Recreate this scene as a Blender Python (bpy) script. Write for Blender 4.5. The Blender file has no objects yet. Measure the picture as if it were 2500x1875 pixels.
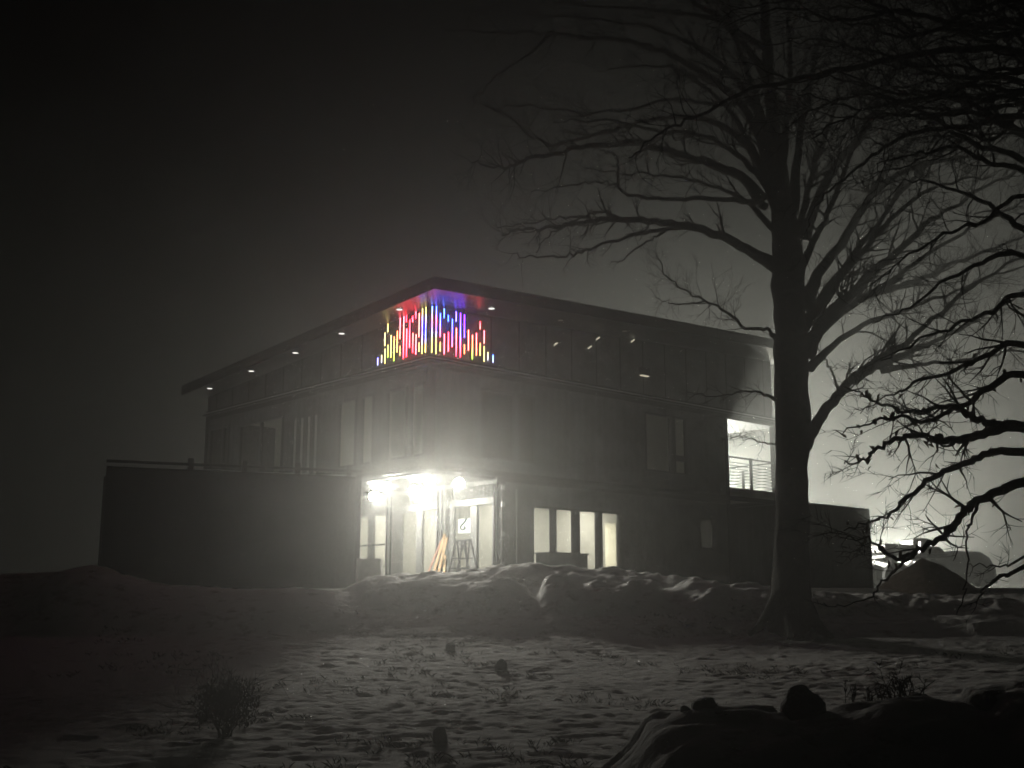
import bpy, bmesh, math, random
import numpy as np
from mathutils import Vector, Matrix, noise as mnoise

# ------------------------------------------------------------------ camera, sky, exposure
SC = bpy.context.scene
COL = SC.collection
F = 2850.0; CX, CY = 1250.0, 937.5; HZ = 1490.0      # focal length / principal point / horizon, in photo pixels
PITCH = math.atan((HZ - CY) / F); CPI, SPI = math.cos(PITCH), math.sin(PITCH)
CAMZ = 1.6
cam = bpy.data.cameras.new('camera'); cam_o = bpy.data.objects.new('camera', cam); COL.objects.link(cam_o)
cam.sensor_width = 36.0; cam.lens = 36.0 * F / 2500.0; cam.clip_start = 0.1; cam.clip_end = 600
cam_o.location = (0, 0, CAMZ); cam_o.rotation_euler = (math.pi / 2 + PITCH, 0, 0)
SC.camera = cam_o

world = bpy.data.worlds.new('World'); SC.world = world; world.use_nodes = True
wn = world.node_tree; wn.nodes.clear()
w_out = wn.nodes.new('ShaderNodeOutputWorld'); w_bg = wn.nodes.new('ShaderNodeBackground')
w_sky = wn.nodes.new('ShaderNodeTexSky'); w_sky.sky_type = 'NISHITA'; w_sky.sun_disc = False
w_sky.sun_elevation = math.radians(-1.0); w_sky.sun_rotation = math.radians(200); w_sky.dust_density = 6.0; w_sky.ozone_density = 0.5
w_hsv = wn.nodes.new('ShaderNodeHueSaturation'); w_hsv.inputs['Saturation'].default_value = 0.15
wn.links.new(w_sky.outputs[0], w_hsv.inputs['Color']); wn.links.new(w_hsv.outputs[0], w_bg.inputs[0])
w_bg.inputs[1].default_value = 0.0008
wn.links.new(w_bg.outputs[0], w_out.inputs[0])

SC.view_settings.view_transform = 'Standard'; SC.view_settings.look = 'None'
SC.view_settings.gamma = 1.0; SC.view_settings.exposure = 0.0; SC.view_settings.use_curve_mapping = False
cy = SC.cycles
cy.use_denoising = True; cy.denoising_input_passes = 'RGB_ALBEDO'
cy.use_adaptive_sampling = False
cy.max_bounces = 6; cy.diffuse_bounces = 2; cy.glossy_bounces = 2; cy.transmission_bounces = 4
cy.transparent_max_bounces = 16; cy.volume_bounces = 1
cy.sample_clamp_indirect = 2.0; cy.sample_clamp_direct = 0.0
cy.caustics_reflective = False; cy.caustics_refractive = False

FLOOD = 425.0       # watts of each flood lamp under the overhang
REAR = 80000.0      # watts of the yard lamp behind the house
FOG = 0.0056; FOG_G = 0.84

# ------------------------------------------------------------------ places
def ray(px, py):
    xc = (px - CX) / F; yc = (CY - py) / F
    return (xc, CPI - yc * SPI, SPI + yc * CPI)
def at(px, py, Y):
    d = ray(px, py); k = Y / d[1]
    return Vector((d[0] * k, Y, CAMZ + d[2] * k))
ANG = math.atan2(math.sqrt(F * F + (HZ - CY) ** 2), 4445 - CX)   # plan angle of the house's long wall
RX, RY = math.cos(ANG), math.sin(ANG)
C0 = at(1046, 1300, 30.0); BZ = 2.25                             # near corner of the house, base level
def face(px, py, axis, off):
    """photo point on the house plane s=off (long wall) or t=off (gable wall): (along, z)"""
    d = ray(px, py)
    n = (-RY, RX) if axis == 's' else (RX, RY)
    u = (RX, RY) if axis == 's' else (-RY, RX)
    k = (off + C0.x * n[0] + C0.y * n[1]) / (d[0] * n[0] + d[1] * n[1])
    qx, qy = d[0] * k - C0.x, d[1] * k - C0.y
    return qx * u[0] + qy * u[1], CAMZ + d[2] * k - BZ
def house_to_world(t, s, z):
    return Vector((C0.x + t * RX - s * RY, C0.y + t * RY + s * RX, BZ + z))

# ------------------------------------------------------------------ materials
def mat(name, col, rough=0.7, var=0.0, scale=6.0, bump=0.0, bscale=None, metal=0.0, col2=None, spec=0.5):
    m = bpy.data.materials.new(name); m.use_nodes = True
    nt = m.node_tree; b = nt.nodes['Principled BSDF']
    b.inputs['Base Color'].default_value = (*col, 1); b.inputs['Roughness'].default_value = rough
    b.inputs['Metallic'].default_value = metal; b.inputs['Specular IOR Level'].default_value = spec
    tc = nt.nodes.new('ShaderNodeTexCoord')
    if var or col2:
        n = nt.nodes.new('ShaderNodeTexNoise'); n.inputs['Scale'].default_value = scale; n.inputs['Detail'].default_value = 6
        n.inputs['Roughness'].default_value = 0.65
        nt.links.new(tc.outputs['Object'], n.inputs['Vector'])
        r = nt.nodes.new('ShaderNodeValToRGB'); r.color_ramp.elements[0].position = 0.35; r.color_ramp.elements[1].position = 0.65
        c2 = col2 or tuple(min(1, c * (1 + var)) for c in col)
        c1 = col if col2 else tuple(c * (1 - var) for c in col)
        r.color_ramp.elements[0].color = (*c1, 1); r.color_ramp.elements[1].color = (*c2, 1)
        nt.links.new(n.outputs['Fac'], r.inputs['Fac']); nt.links.new(r.outputs[0], b.inputs['Base Color'])
    if bump:
        n2 = nt.nodes.new('ShaderNodeTexNoise'); n2.inputs['Scale'].default_value = bscale or scale * 4; n2.inputs['Detail'].default_value = 5
        nt.links.new(tc.outputs['Object'], n2.inputs['Vector'])
        bp = nt.nodes.new('ShaderNodeBump'); bp.inputs['Strength'].default_value = bump; bp.inputs['Distance'].default_value = 0.05
        nt.links.new(n2.outputs['Fac'], bp.inputs['Height']); nt.links.new(bp.outputs[0], b.inputs['Normal'])
    return m
def emit(name, col, strength):
    m = bpy.data.materials.new(name); m.use_nodes = True
    m.cycles.emission_sampling = 'NONE'        # glow only; the light itself comes from the lamp objects
    nt = m.node_tree; nt.nodes.clear()
    o = nt.nodes.new('ShaderNodeOutputMaterial'); e = nt.nodes.new('ShaderNodeEmission')
    e.inputs[0].default_value = (*col, 1); e.inputs[1].default_value = strength
    nt.links.new(e.outputs[0], o.inputs[0])
    return m
def glass(name, refl=0.1, tint=(0.85, 0.9, 0.86)):
    m = bpy.data.materials.new(name); m.use_nodes = True
    nt = m.node_tree; nt.nodes.clear()
    o = nt.nodes.new('ShaderNodeOutputMaterial'); mx = nt.nodes.new('ShaderNodeMixShader')
    tr = nt.nodes.new('ShaderNodeBsdfTransparent'); tr.inputs[0].default_value = (*tint, 1)
    gl = nt.nodes.new('ShaderNodeBsdfGlossy'); gl.inputs['Roughness'].default_value = 0.03
    fr = nt.nodes.new('ShaderNodeLayerWeight'); fr.inputs[0].default_value = 0.5
    pw = nt.nodes.new('ShaderNodeMath'); pw.operation = 'POWER'; pw.inputs[1].default_value = 4.0
    ml = nt.nodes.new('ShaderNodeMath'); ml.operation = 'MULTIPLY_ADD'; ml.inputs[1].default_value = 0.85; ml.inputs[2].default_value = refl * 0.3
    nt.links.new(fr.outputs['Facing'], pw.inputs[0]); nt.links.new(pw.outputs[0], ml.inputs[0]); nt.links.new(ml.outputs[0], mx.inputs[0])
    nt.links.new(tr.outputs[0], mx.inputs[1])
    nt.links.new(gl.outputs[0], mx.inputs[2])
    nt.links.new(mx.outputs[0], o.inputs[0])
    return m

M = {}
M['cladding'] = mat('charcoal_steel', (0.10, 0.10, 0.097), 0.65, 0.25, 1.3, 0.08, 30, spec=0.2)
M['front_steel'] = mat('grey_painted_steel', (0.32, 0.32, 0.313), 0.5, 0.15, 2.0, 0.05, 30)
M['trim'] = mat('dark_trim', (0.014, 0.014, 0.014), 0.6, 0.15, 3.0)
M['frame'] = mat('window_frame', (0.022, 0.022, 0.022), 0.4, 0.1, 5.0)
M['soffit'] = mat('soffit_board', (0.07, 0.07, 0.068), 0.6, 0.1, 2.0)
M['eaves'] = mat('dark_eaves_board', (0.045, 0.045, 0.045), 0.35, 0.1, 2.0)
M['roofing'] = mat('roof_membrane', (0.02, 0.02, 0.02), 0.8, 0.2, 1.0)
M['plaster'] = mat('plasterboard', (0.62, 0.61, 0.56), 0.9, 0.08, 1.5)
M['floor'] = mat('concrete_floor', (0.35, 0.34, 0.32), 0.8, 0.15, 2.0)
M['glass'] = glass('clear_glass', 0.12, (0.90, 0.90, 0.87))
M['dark_glass'] = glass('tinted_glass', 0.3, (0.75, 0.75, 0.73))
M['dimmed_glass'] = glass('dimmed_glass', 0.2, (0.35, 0.35, 0.34))  # darker tint put in to dim the corner windows lit by ground bounce
M['snow'] = mat('old_snow', (0.66, 0.66, 0.64), 0.85, 0.1, 9.0, 0.35, 40)
M['bark'] = mat('bark', (0.036, 0.033, 0.029), 0.95, 0.35, 9.0, 0.6, 35, spec=0.15)
M['bark2'] = mat('oak_bark', (0.030, 0.027, 0.024), 0.95, 0.35, 14.0, 0.6, 50, spec=0.15)
M['leaf'] = mat('dead_leaf', (0.055, 0.038, 0.022), 0.9, 0.3, 20.0)
M['rock'] = mat('field_stone', (0.17, 0.16, 0.145), 0.9, 0.35, 4.0, 0.6, 18)
M['gravel'] = mat('gravel_soil', (0.11, 0.085, 0.062), 0.95, 0.4, 7.0, 0.8, 30)
M['box_dark'] = mat('dark_container_paint', (0.012, 0.0115, 0.011), 0.7, 0.3, 1.2, 0.1, 25, spec=0.15)
M['box_grey'] = mat('grey_container_paint', (0.05, 0.05, 0.048), 0.65, 0.3, 1.2, 0.1, 25, spec=0.2)
M['steel'] = mat('galvanised_steel', (0.30, 0.30, 0.30), 0.4, 0.15, 8.0, metal=0.6)
M['black_metal'] = mat('black_metal', (0.03, 0.03, 0.03), 0.45)
M['concrete'] = mat('concrete', (0.33, 0.32, 0.30), 0.9, 0.2, 5.0, 0.3, 40)
M['lumber'] = mat('sawn_lumber', (0.55, 0.36, 0.18), 0.8, 0.15, 6.0)
M['lumber_red'] = mat('painted_lumber', (0.50, 0.25, 0.17), 0.8, 0.15, 6.0)
M['ladder'] = mat('grey_fibreglass', (0.05, 0.05, 0.055), 0.6, 0.1, 6.0)
M['weed'] = mat('dry_weed', (0.075, 0.06, 0.04), 0.95, 0.3, 20)
M['machine'] = mat('machine_paint', (0.06, 0.05, 0.03), 0.5, 0.2, 3.0)
M['car_paint'] = mat('silver_grey_paint', (0.06, 0.062, 0.064), 0.35, 0.05, 3.0)
M['rubber'] = mat('rubber', (0.025, 0.025, 0.025), 0.9)
M['lamp_glow'] = emit('flood_lens', (1.0, 0.985, 0.87), 40.0)
M['rear_glow'] = emit('yard_lamp_lens', (0.97, 1.0, 0.89), 60.0)
M['room_glow'] = emit('room_light', (1.0, 0.98, 0.88), 8.0)
M['store_glow'] = emit('bright_room_light', (1.0, 0.96, 0.78), 12.0)
M['dim_glow'] = emit('upper_room_light', (1.0, 0.97, 0.86), 4.0)
M['down_glow'] = emit('downlight_lens', (1.0, 0.97, 0.9), 1.3)
M['spark_glow'] = emit('glint_and_lens_glow', (1.0, 0.93, 0.68), 0.5)  # for the stand-in reflection glints and the wall lamp lens
M['panel_glow'] = emit('backlit_panel', (0.95, 1.0, 1.0), 2.2)
M['marker_glow'] = emit('marker_lamp', (1.0, 0.98, 0.95), 4.0)

# ------------------------------------------------------------------ mesh helpers
class MB:
    def __init__(self): self.v = []; self.f = []
    def add(self, v, f):
        n = len(self.v); self.v += [tuple(p) for p in v]; self.f += [tuple(i + n for i in q) for q in f]; return self
    def box(self, x0, x1, y0, y1, z0, z1):
        v = [(x0, y0, z0), (x1, y0, z0), (x1, y1, z0), (x0, y1, z0), (x0, y0, z1), (x1, y0, z1), (x1, y1, z1), (x0, y1, z1)]
        return self.add(v, [(0, 3, 2, 1), (4, 5, 6, 7), (0, 1, 5, 4), (1, 2, 6, 5), (2, 3, 7, 6), (3, 0, 4, 7)])
    def bar(self, a, b, w, h=None):
        """square bar from a to b"""
        a = Vector(a); b = Vector(b); h = h or w; d = (b - a).normalized()
        up = Vector((0, 0, 1)) if abs(d.z) < 0.95 else Vector((1, 0, 0))
        r = d.cross(up).normalized() * w / 2; u = r.cross(d).normalized() * h / 2
        v = [a - r - u, a + r - u, a + r + u, a - r + u, b - r - u, b + r - u, b + r + u, b - r + u]
        return self.add(v, [(0, 1, 2, 3), (7, 6, 5, 4), (0, 4, 5, 1), (1, 5, 6, 2), (2, 6, 7, 3), (3, 7, 4, 0)])
    def tube(self, pts, rads, sides=8, cap=True):
        pts = [Vector(p) for p in pts]; n = len(pts); v = []; f = []
        d = (pts[1] - pts[0]).normalized()
        up = Vector((0, 0, 1)) if abs(d.z) < 0.9 else Vector((1, 0, 0))
        r = d.cross(up).normalized()
        for i, p in enumerate(pts):
            d = (pts[min(i + 1, n - 1)] - pts[max(i - 1, 0)]).normalized()
            r = (r - d * r.dot(d)).normalized(); u = d.cross(r)
            for k in range(sides):
                a = 2 * math.pi * k / sides
                v.append(p + (r * math.cos(a) + u * math.sin(a)) * rads[i])
        for i in range(n - 1):
            for k in range(sides):
                k2 = (k + 1) % sides
                f.append((i * sides + k, i * sides + k2, (i + 1) * sides + k2, (i + 1) * sides + k))
        if cap:
            f.append(tuple(range(sides - 1, -1, -1))); f.append(tuple(range((n - 1) * sides, n * sides)))
        return self.add(v, f)
    def build(self, name, material, parent=None, smooth=False, bevel=0.0):
        me = bpy.data.meshes.new(name); me.from_pydata([tuple(p) for p in self.v], [], self.f); me.update()
        if smooth: me.shade_smooth()
        me.materials.append(M[material] if isinstance(material, str) else material)
        o = bpy.data.objects.new(name, me); COL.objects.link(o)
        if parent: o.parent = parent
        if bevel:
            b = o.modifiers.new('bevel', 'BEVEL'); b.width = bevel; b.segments = 2; b.limit_method = 'ANGLE'
        return o
def empty(name, loc=(0, 0, 0), rz=0.0):
    o = bpy.data.objects.new(name, None); COL.objects.link(o); o.location = loc; o.rotation_euler = (0, 0, rz)
    o.empty_display_size = 0.2
    return o
def tag(o, label=None, cat=None, group=None, kind=None):
    if label: o['label'] = label
    if cat: o['category'] = cat
    if group: o['group'] = group
    if kind: o['kind'] = kind
    return o
def copy_tree(o, parent=None):
    c = o.copy(); COL.objects.link(c); c.parent = parent
    for ch in list(o.children): copy_tree(ch, c)
    return c
def spline(pts, per=5):
    P = [Vector(p) for p in pts]; P = [2 * P[0] - P[1]] + P + [2 * P[-1] - P[-2]]; out = []
    for i in range(1, len(P) - 2):
        for k in range(per):
            u = k / per
            out.append(0.5 * ((2 * P[i]) + (P[i + 1] - P[i - 1]) * u + (2 * P[i - 1] - 5 * P[i] + 4 * P[i + 1] - P[i + 2]) * u * u
                              + (3 * P[i] - P[i - 1] - 3 * P[i + 1] + P[i + 2]) * u ** 3))
    out.append(P[-2]); return out

def lamp(kind, name, power, col, loc, parent, radius=0.08, aim=None, spot=150, size=None):
    L = bpy.data.lights.new(name, kind); L.energy = power; L.color = col
    if kind == 'AREA': L.shape = 'RECTANGLE'; L.size, L.size_y = size
    else: L.shadow_soft_size = radius
    if kind == 'SPOT': L.spot_size = math.radians(spot); L.spot_blend = 0.55
    o = bpy.data.objects.new(name, L); COL.objects.link(o); o.parent = parent; o.location = loc
    if aim is not None: o.rotation_euler = Vector(aim).to_track_quat('-Z', 'Y').to_euler()
    return o

# ------------------------------------------------------------------ the ground
rng = np.random.default_rng(7)
def vnoise(x, y, s, seed):
    g = np.random.default_rng(seed).random((256, 256)); X = x / s; Y = y / s
    xi = np.floor(X).astype(int); yi = np.floor(Y).astype(int); fx = X - xi; fy = Y - yi
    fx = fx * fx * (3 - 2 * fx); fy = fy * fy * (3 - 2 * fy)
    a = g[xi % 256, yi % 256]; b = g[(xi + 1) % 256, yi % 256]; c = g[xi % 256, (yi + 1) % 256]; d = g[(xi + 1) % 256, (yi + 1) % 256]
    return (a * (1 - fx) + b * fx) * (1 - fy) + (c * (1 - fx) + d * fx) * fy - 0.5
def crest(px_list, Y):
    P = [at(a, b, Y) for a, b in px_list]
    return np.array([p.x for p in P]), np.array([p.z for p in P])
BACK = crest([(600, 1470), (800, 1470), (860, 1440), (900, 1412), (960, 1401), (1000, 1403), (1060, 1399), (1130, 1393), (1200, 1389), (1245, 1378),
              (1300, 1375), (1360, 1380), (1420, 1386), (1500, 1393), (1600, 1404), (1700, 1420), (1800, 1440), (1950, 1450)], 26.4)
FRONT = crest([(600, 1500), (780, 1500), (830, 1470), (860, 1450), (900, 1428), (960, 1418), (1010, 1425), (1090, 1428), (1150, 1420), (1220, 1412), (1270, 1430), (1310, 1450),
               (1330, 1412), (1380, 1408), (1420, 1422), (1500, 1426), (1590, 1420), (1608, 1446), (1650, 1436), (1690, 1417), (1760, 1424),
               (1830, 1426), (1900, 1430), (2000, 1440), (2150, 1460)], 24.3)
LEFT = crest([(-600, 1440), (-200, 1420), (0, 1409), (130, 1401), (230, 1386), (280, 1395), (340, 1414), (420, 1434), (500, 1440), (700, 1440), (860, 1450), (950, 1480)], 24.6)
NEAR = crest([(1400, 1960), (1470, 1905), (1530, 1850), (1580, 1778), (1620, 1757), (1700, 1748), (1800, 1742), (1885, 1740), (1912, 1772), (1960, 1768),
              (2060, 1737), (2150, 1722), (2250, 1716), (2290, 1730), (2350, 1740), (2380, 1702), (2450, 1696), (2520, 1700), (2700, 1690), (3000, 1680)], 7.2)
def height(x, y):
    base = np.interp(y, [0, 6, 10, 15, 20, 24, 28, 34, 60, 160], [0.0, 0.05, 0.25, 0.5, 0.9, 1.45, 2.1, 2.23, 2.25, 2.4])
    z = base.copy()
    wob = vnoise(x, y, 1.9, 3) * 0.9 + vnoise(x, y, 0.8, 4) * 0.35
    yy = y + wob * 0.7
    for (cx_, cz_), y0, up, down, lump in ((BACK, 26.4, 2.0, 2.6, 0.13), (FRONT, 24.3, 1.9, 0.9, 0.15), (LEFT, 24.6, 3.0, 3.0, 0.06)):
        cz = np.interp(x, cx_, cz_)
        prof = np.where(yy < y0, 1 - np.clip((y0 - yy) / up, 0, 1) ** 1.7, np.clip(1 - (yy - y0) / down, 0, 1) ** 1.1)
        zz = base + (cz - base) * prof
        zz = zz + prof * lump * (vnoise(x, y, 0.45, 11) + 0.6 * vnoise(x, y, 0.2, 12) + 0.9 * np.clip(vnoise(x, y, 0.33, 13) - 0.1, 0, 1) + 0.3 * vnoise(x, y, 0.1, 14))
        z = np.where(prof > 0, np.maximum(z, zz), z)
    # stone bank right in front
    cz = np.interp(x, *NEAR); yb = y + 0.25 * vnoise(x, y, 0.7, 21)
    prof = np.where(yb < 7.2, np.clip(1 - (7.2 - yb) / 3.0, 0, 1), np.clip(1 - (yb - 7.2) / 1.3, 0, 1))
    prof = prof * prof * (3 - 2 * prof)
    prof = np.where(x > NEAR[0][0], prof, 0)
    zz = base + (np.maximum(cz, base) - base) * prof + prof * 0.05 * vnoise(x, y, 0.15, 22)
    z = np.maximum(z, zz)
    # trampled lumpy snow
    m = np.clip((60 - np.abs(y)) / 30, 0, 1)
    xs_ = x * 0.62                                   # lumps wider than deep
    wa = 0.25 * vnoise(x, y, 0.5, 39); wb = 0.25 * vnoise(x, y, 0.5, 40)
    a = 1 - 2 * np.abs(vnoise(xs_ + wa, y + wb, 0.19, 31)); b = 1 - 2 * np.abs(vnoise(xs_ + wb, y + wa, 0.11, 32))
    amp = 0.35 + 1.1 * np.clip(vnoise(x, y, 1.5, 34) + 0.5, 0, 1) ** 1.5
    lump = amp * (0.026 * (a - 0.5) + 0.019 * (b - 0.5)) + 0.014 * vnoise(x, y, 0.09, 33) + 0.035 * vnoise(x, y, 1.1, 35) + 0.11 * vnoise(x, y, 3.4, 38)
    pit = 0.0
    cl = np.clip(vnoise(xs_, y, 0.17, 37) - 0.33, 0, 1) * 0.22
    flat = np.clip((y - 25.5) / 2.0, 0, 1)
    z = z + m * (lump + pit + cl) * (1 - 0.75 * flat)
    # gravel heap at the right
    hx, hy = 9.85, 27.5
    r = np.sqrt(((x - hx) / 3.3) ** 2 + ((y - hy) / 2.6) ** 2)
    return z
def ground_z(x, y): return float(height(np.array([x]), np.array([y]))[0])
def axis_pts(dense0, dense1, step, lo, hi):
    a = list(np.arange(dense0, dense1, step)); s = step; p = a[-1]
    while p < hi: s *= 1.18; p += s; a.append(min(p, hi))
    s = step; p = dense0; b = []
    while p > lo: s *= 1.18; p -= s; b.append(max(p, lo))
    return np.array(sorted(set(b + a)))
gx = axis_pts(-11.5, 12.5, 0.05, -150, 150); gy = axis_pts(5.0, 28.5, 0.042, -30, 150)
GX, GY = np.meshgrid(gx, gy); GZ = height(GX, GY)
nx, ny = len(gx), len(gy)
verts = np.stack([GX, GY, GZ], -1).reshape(-1, 3)
ii = np.arange(nx - 1)[None, :] + (np.arange(ny - 1) * nx)[:, None]
quads = np.stack([ii, ii + 1, ii + nx + 1, ii + nx], -1).reshape(-1, 4)
me = bpy.data.meshes.new('ground'); me.vertices.add(len(verts)); me.vertices.foreach_set('co', verts.ravel())
me.loops.add(quads.size); me.loops.foreach_set('vertex_index', quads.ravel().astype(np.int32))
me.polygons.add(len(quads)); me.polygons.foreach_set('loop_start', np.arange(0, quads.size, 4, dtype=np.int32))
me.update(calc_edges=True); me.validate(); me.shade_smooth()
# thin snow over dead grass and mud
gm = mat('snowy_ground', (0.62, 0.62, 0.60), 0.9, 0, 1, 0.3, 28)
nt = gm.node_tree; bs = nt.nodes['Principled BSDF']
tc = nt.nodes.new('ShaderNodeTexCoord')
n1 = nt.nodes.new('ShaderNodeTexNoise'); n1.inputs['Scale'].default_value = 3.2; n1.inputs['Detail'].default_value = 9; n1.inputs['Roughness'].default_value = 0.72
n2 = nt.nodes.new('ShaderNodeTexNoise'); n2.inputs['Scale'].default_value = 0.35; n2.inputs['Detail'].default_value = 3
add = nt.nodes.new('ShaderNodeMath'); add.operation = 'ADD'
mr = nt.nodes.new('ShaderNodeMath'); mr.operation = 'MULTIPLY'; mr.inputs[1].default_value = 0.45
rp = nt.nodes.new('ShaderNodeValToRGB'); e = rp.color_ramp.elements
e[0].position = 0.50; e[0].color = (0.20, 0.18, 0.145, 1); e[1].position = 0.70; e[1].color = (0.74, 0.74, 0.71, 1)
k = rp.color_ramp.elements.new(0.57); k.color = (0.50, 0.49, 0.45, 1)
for n in (n1, n2): nt.links.new(tc.outputs['Object'], n.inputs['Vector'])
nt.links.new(n2.outputs['Fac'], mr.inputs[0]); nt.links.new(n1.outputs['Fac'], add.inputs[0]); nt.links.new(mr.outputs[0], add.inputs[1])
nt.links.new(add.outputs[0], rp.inputs['Fac'])
# mud tone added behind the snow berm to cut light bounced onto the walls
sx = nt.nodes.new('ShaderNodeSeparateXYZ'); nt.links.new(tc.outputs['Object'], sx.inputs[0])
mm = nt.nodes.new('ShaderNodeMapRange'); mm.inputs['From Min'].default_value = 26.9; mm.inputs['From Max'].default_value = 27.5
nz = nt.nodes.new('ShaderNodeTexNoise'); nz.inputs['Scale'].default_value = 1.4; nz.inputs['Detail'].default_value = 4; nt.links.new(tc.outputs['Object'], nz.inputs['Vector'])
ma = nt.nodes.new('ShaderNodeMath'); ma.operation = 'MULTIPLY_ADD'; ma.inputs[1].default_value = 1.2; nt.links.new(nz.outputs['Fac'], ma.inputs[0]); nt.links.new(sx.outputs['Y'], ma.inputs[2])
ms = nt.nodes.new('ShaderNodeMath'); ms.operation = 'SUBTRACT'; ms.inputs[1].default_value = 0.6; nt.links.new(ma.outputs[0], ms.inputs[0]); nt.links.new(ms.outputs[0], mm.inputs['Value'])
mx = nt.nodes.new('ShaderNodeMixRGB'); mx.inputs[2].default_value = (0.22, 0.21, 0.19, 1); nt.links.new(mm.outputs[0], mx.inputs[0]); nt.links.new(rp.outputs[0], mx.inputs[1])
nt.links.new(mx.outputs[0], bs.inputs['Base Color'])
me.materials.append(gm)
ground = bpy.data.objects.new('ground', me); COL.objects.link(ground); tag(ground, 'lumpy thin snow over dead grass and mud', None, None, 'structure')

# ------------------------------------------------------------------ the house
H = empty('container_house', (C0.x, C0.y, BZ), ANG)
tag(H, 'dark two storey house of stacked containers with a wide sloping roof and lit entrance', 'house')
T1, S1 = 15.3, 12.2          # plan size (long wall, gable wall)
def rib(u):
    q = (u % 0.28) / 0.28
    return 0.0 if q < 0.30 else ((q - 0.30) / 0.16 if q < 0.46 else (1.0 if q < 0.80 else (1 - q) / 0.20))
def corrugated(axis, off, u0, u1, z0, z1, holes=(), depth=0.036, out=-1):
    """ribbed sheet on plane axis=off (outer side at off), with rectangular holes (u0,u1,z0,z1)"""
    br = {u0, u1}
    k = math.floor(u0 / 0.28) - 1
    while k * 0.28 < u1:
        for q in (0.0, 0.30, 0.46, 0.80):
            u = (k + q) * 0.28
            if u0 < u < u1: br.add(u)
        k += 1
    for h in holes: br.update((max(u0, h[0]), min(u1, h[1])))
    br = sorted(br); mb = MB()
    for a, b in zip(br[:-1], br[1:]):
        if b - a < 1e-5: continue
        mid = (a + b) / 2; zs = [(z0, z1)]
        for h in holes:
            if h[0] < mid < h[1]:
                ns = []
                for q0, q1 in zs:
                    if h[2] > q0: ns.append((q0, min(q1, h[2])))
                    if h[3] < q1: ns.append((max(q0, h[3]), q1))
                zs = [q for q in ns if q[1] - q[0] > 1e-4]
        da = off - out * depth * rib(a + 1e-7); db = off - out * depth * rib(b - 1e-7)
        for q0, q1 in zs:
            if axis == 's': v = [(a, da, q0), (b, db, q0), (b, db, q1), (a, da, q1)]
            else: v = [(da, b, q0), (db if False else da, a, q0), (da, a, q1), (da, b, q1)]; v = [(db, b, q0), (da, a, q0), (da, a, q1), (db, b, q1)]
            mb.add(v, [(0, 1, 2, 3)])
    return mb
def slab(axis, off0, off1, u0, u1, z0, z1):
    mb = MB()
    return mb.box(u0, u1, off0, off1, z0, z1) if axis == 's' else mb.box(off0, off1, u0, u1, z0, z1)
def window(axis, off, u0, u1, z0, z1, splits=(), gl='dark_glass', fw=0.06, parent=None, name='window', rails=()):
    """frame (with its bars) as the part, each pane a sub-part; the frame stands a little proud of plane off, panes lie inside"""
    fr = MB()
    def bx(a, b, c, d):
        if axis == 's': fr.box(a, b, off - 0.025, off + 0.07, c, d)
        else: fr.box(off - 0.025, off + 0.07, a, b, c, d)
    bx(u0, u0 + fw, z0, z1); bx(u1 - fw, u1, z0, z1); bx(u0 + fw, u1 - fw, z1 - fw, z1); bx(u0 + fw, u1 - fw, z0, z0 + fw)
    cuts = [u0 + fw]
    for a, b in splits: bx(a, b, z0 + fw, z1 - fw); cuts += [a, b]
    cuts.append(u1 - fw)
    o = fr.build(name, 'frame', parent or H)
    for i in range(0, len(cuts), 2):
        a, b = cuts[i], cuts[i + 1]; zc = [z0 + fw, z1 - fw]
        for r in rails:
            if r[0] == i // 2: zc = [z0 + fw, r[1], r[2], z1 - fw]; 
        for j in range(0, len(zc), 2):
            slab(axis, off + 0.018, off + 0.024, a, b, zc[j], zc[j + 1]).build('pane', gl, o)
        if len(zc) == 4:
            slab(axis, off - 0.02, off + 0.06, a, b, zc[1], zc[2]).build('transom', 'frame', o)
    return o

# upper storey: long wall (s=0) and gable wall (t=0)
RW = [(1.75, 2.95, 3.35, 5.28), (3.1, 3.75, 3.35, 5.28), (8.42, 10.42, 3.55, 5.40)]
corrugated('s', 0.0, 0.16, 12.4, 3.06, 5.62, RW).build('long_wall_cladding', 'cladding', H)
window('s', 0.0, 1.75, 2.95, 3.35, 5.28, gl='dimmed_glass', parent=H)
window('s', 0.0, 3.1, 3.75, 3.35, 5.28, gl='dimmed_glass', parent=H)
window('s', 0.0, 8.42, 10.42, 3.55, 5.40, [(9.60, 9.86)], parent=H, rails=[(1, 3.98, 4.16)])
LW = [(0.22, 0.86, 3.3, 5.26), (0.98, 1.92, 3.3, 5.26), (2.5, 3.12, 3.3, 5.26), (3.34, 4.26, 3.3, 5.26), (7.25, 9.9, 3.1, 5.24), (10.6, 11.9, 3.2, 5.34)]
corrugated('t', 0.0, 0.16, S1 - 0.16, 3.06, 5.62, LW).build('gable_wall_cladding', 'cladding', H)
for (a, b, c, d) in LW[:4]: window('t', 0.0, a, b, c, d, parent=H)
window('t', 0.0, 7.25, 9.9, 3.1, 5.24, [(8.53, 8.62)], parent=H)
window('t', 0.0, 10.6, 11.9, 3.2, 5.34, [(10.95, 11.05)], parent=H)
# lamp-lit cladding ribs by the big gable window, brightened as steel strips
for u in (5.35, 5.72, 6.10, 6.48):
    MB().box(-0.05, -0.003, u, u + 0.05, 3.1, 5.0).build('lit_rib', 'steel', H)
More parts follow.
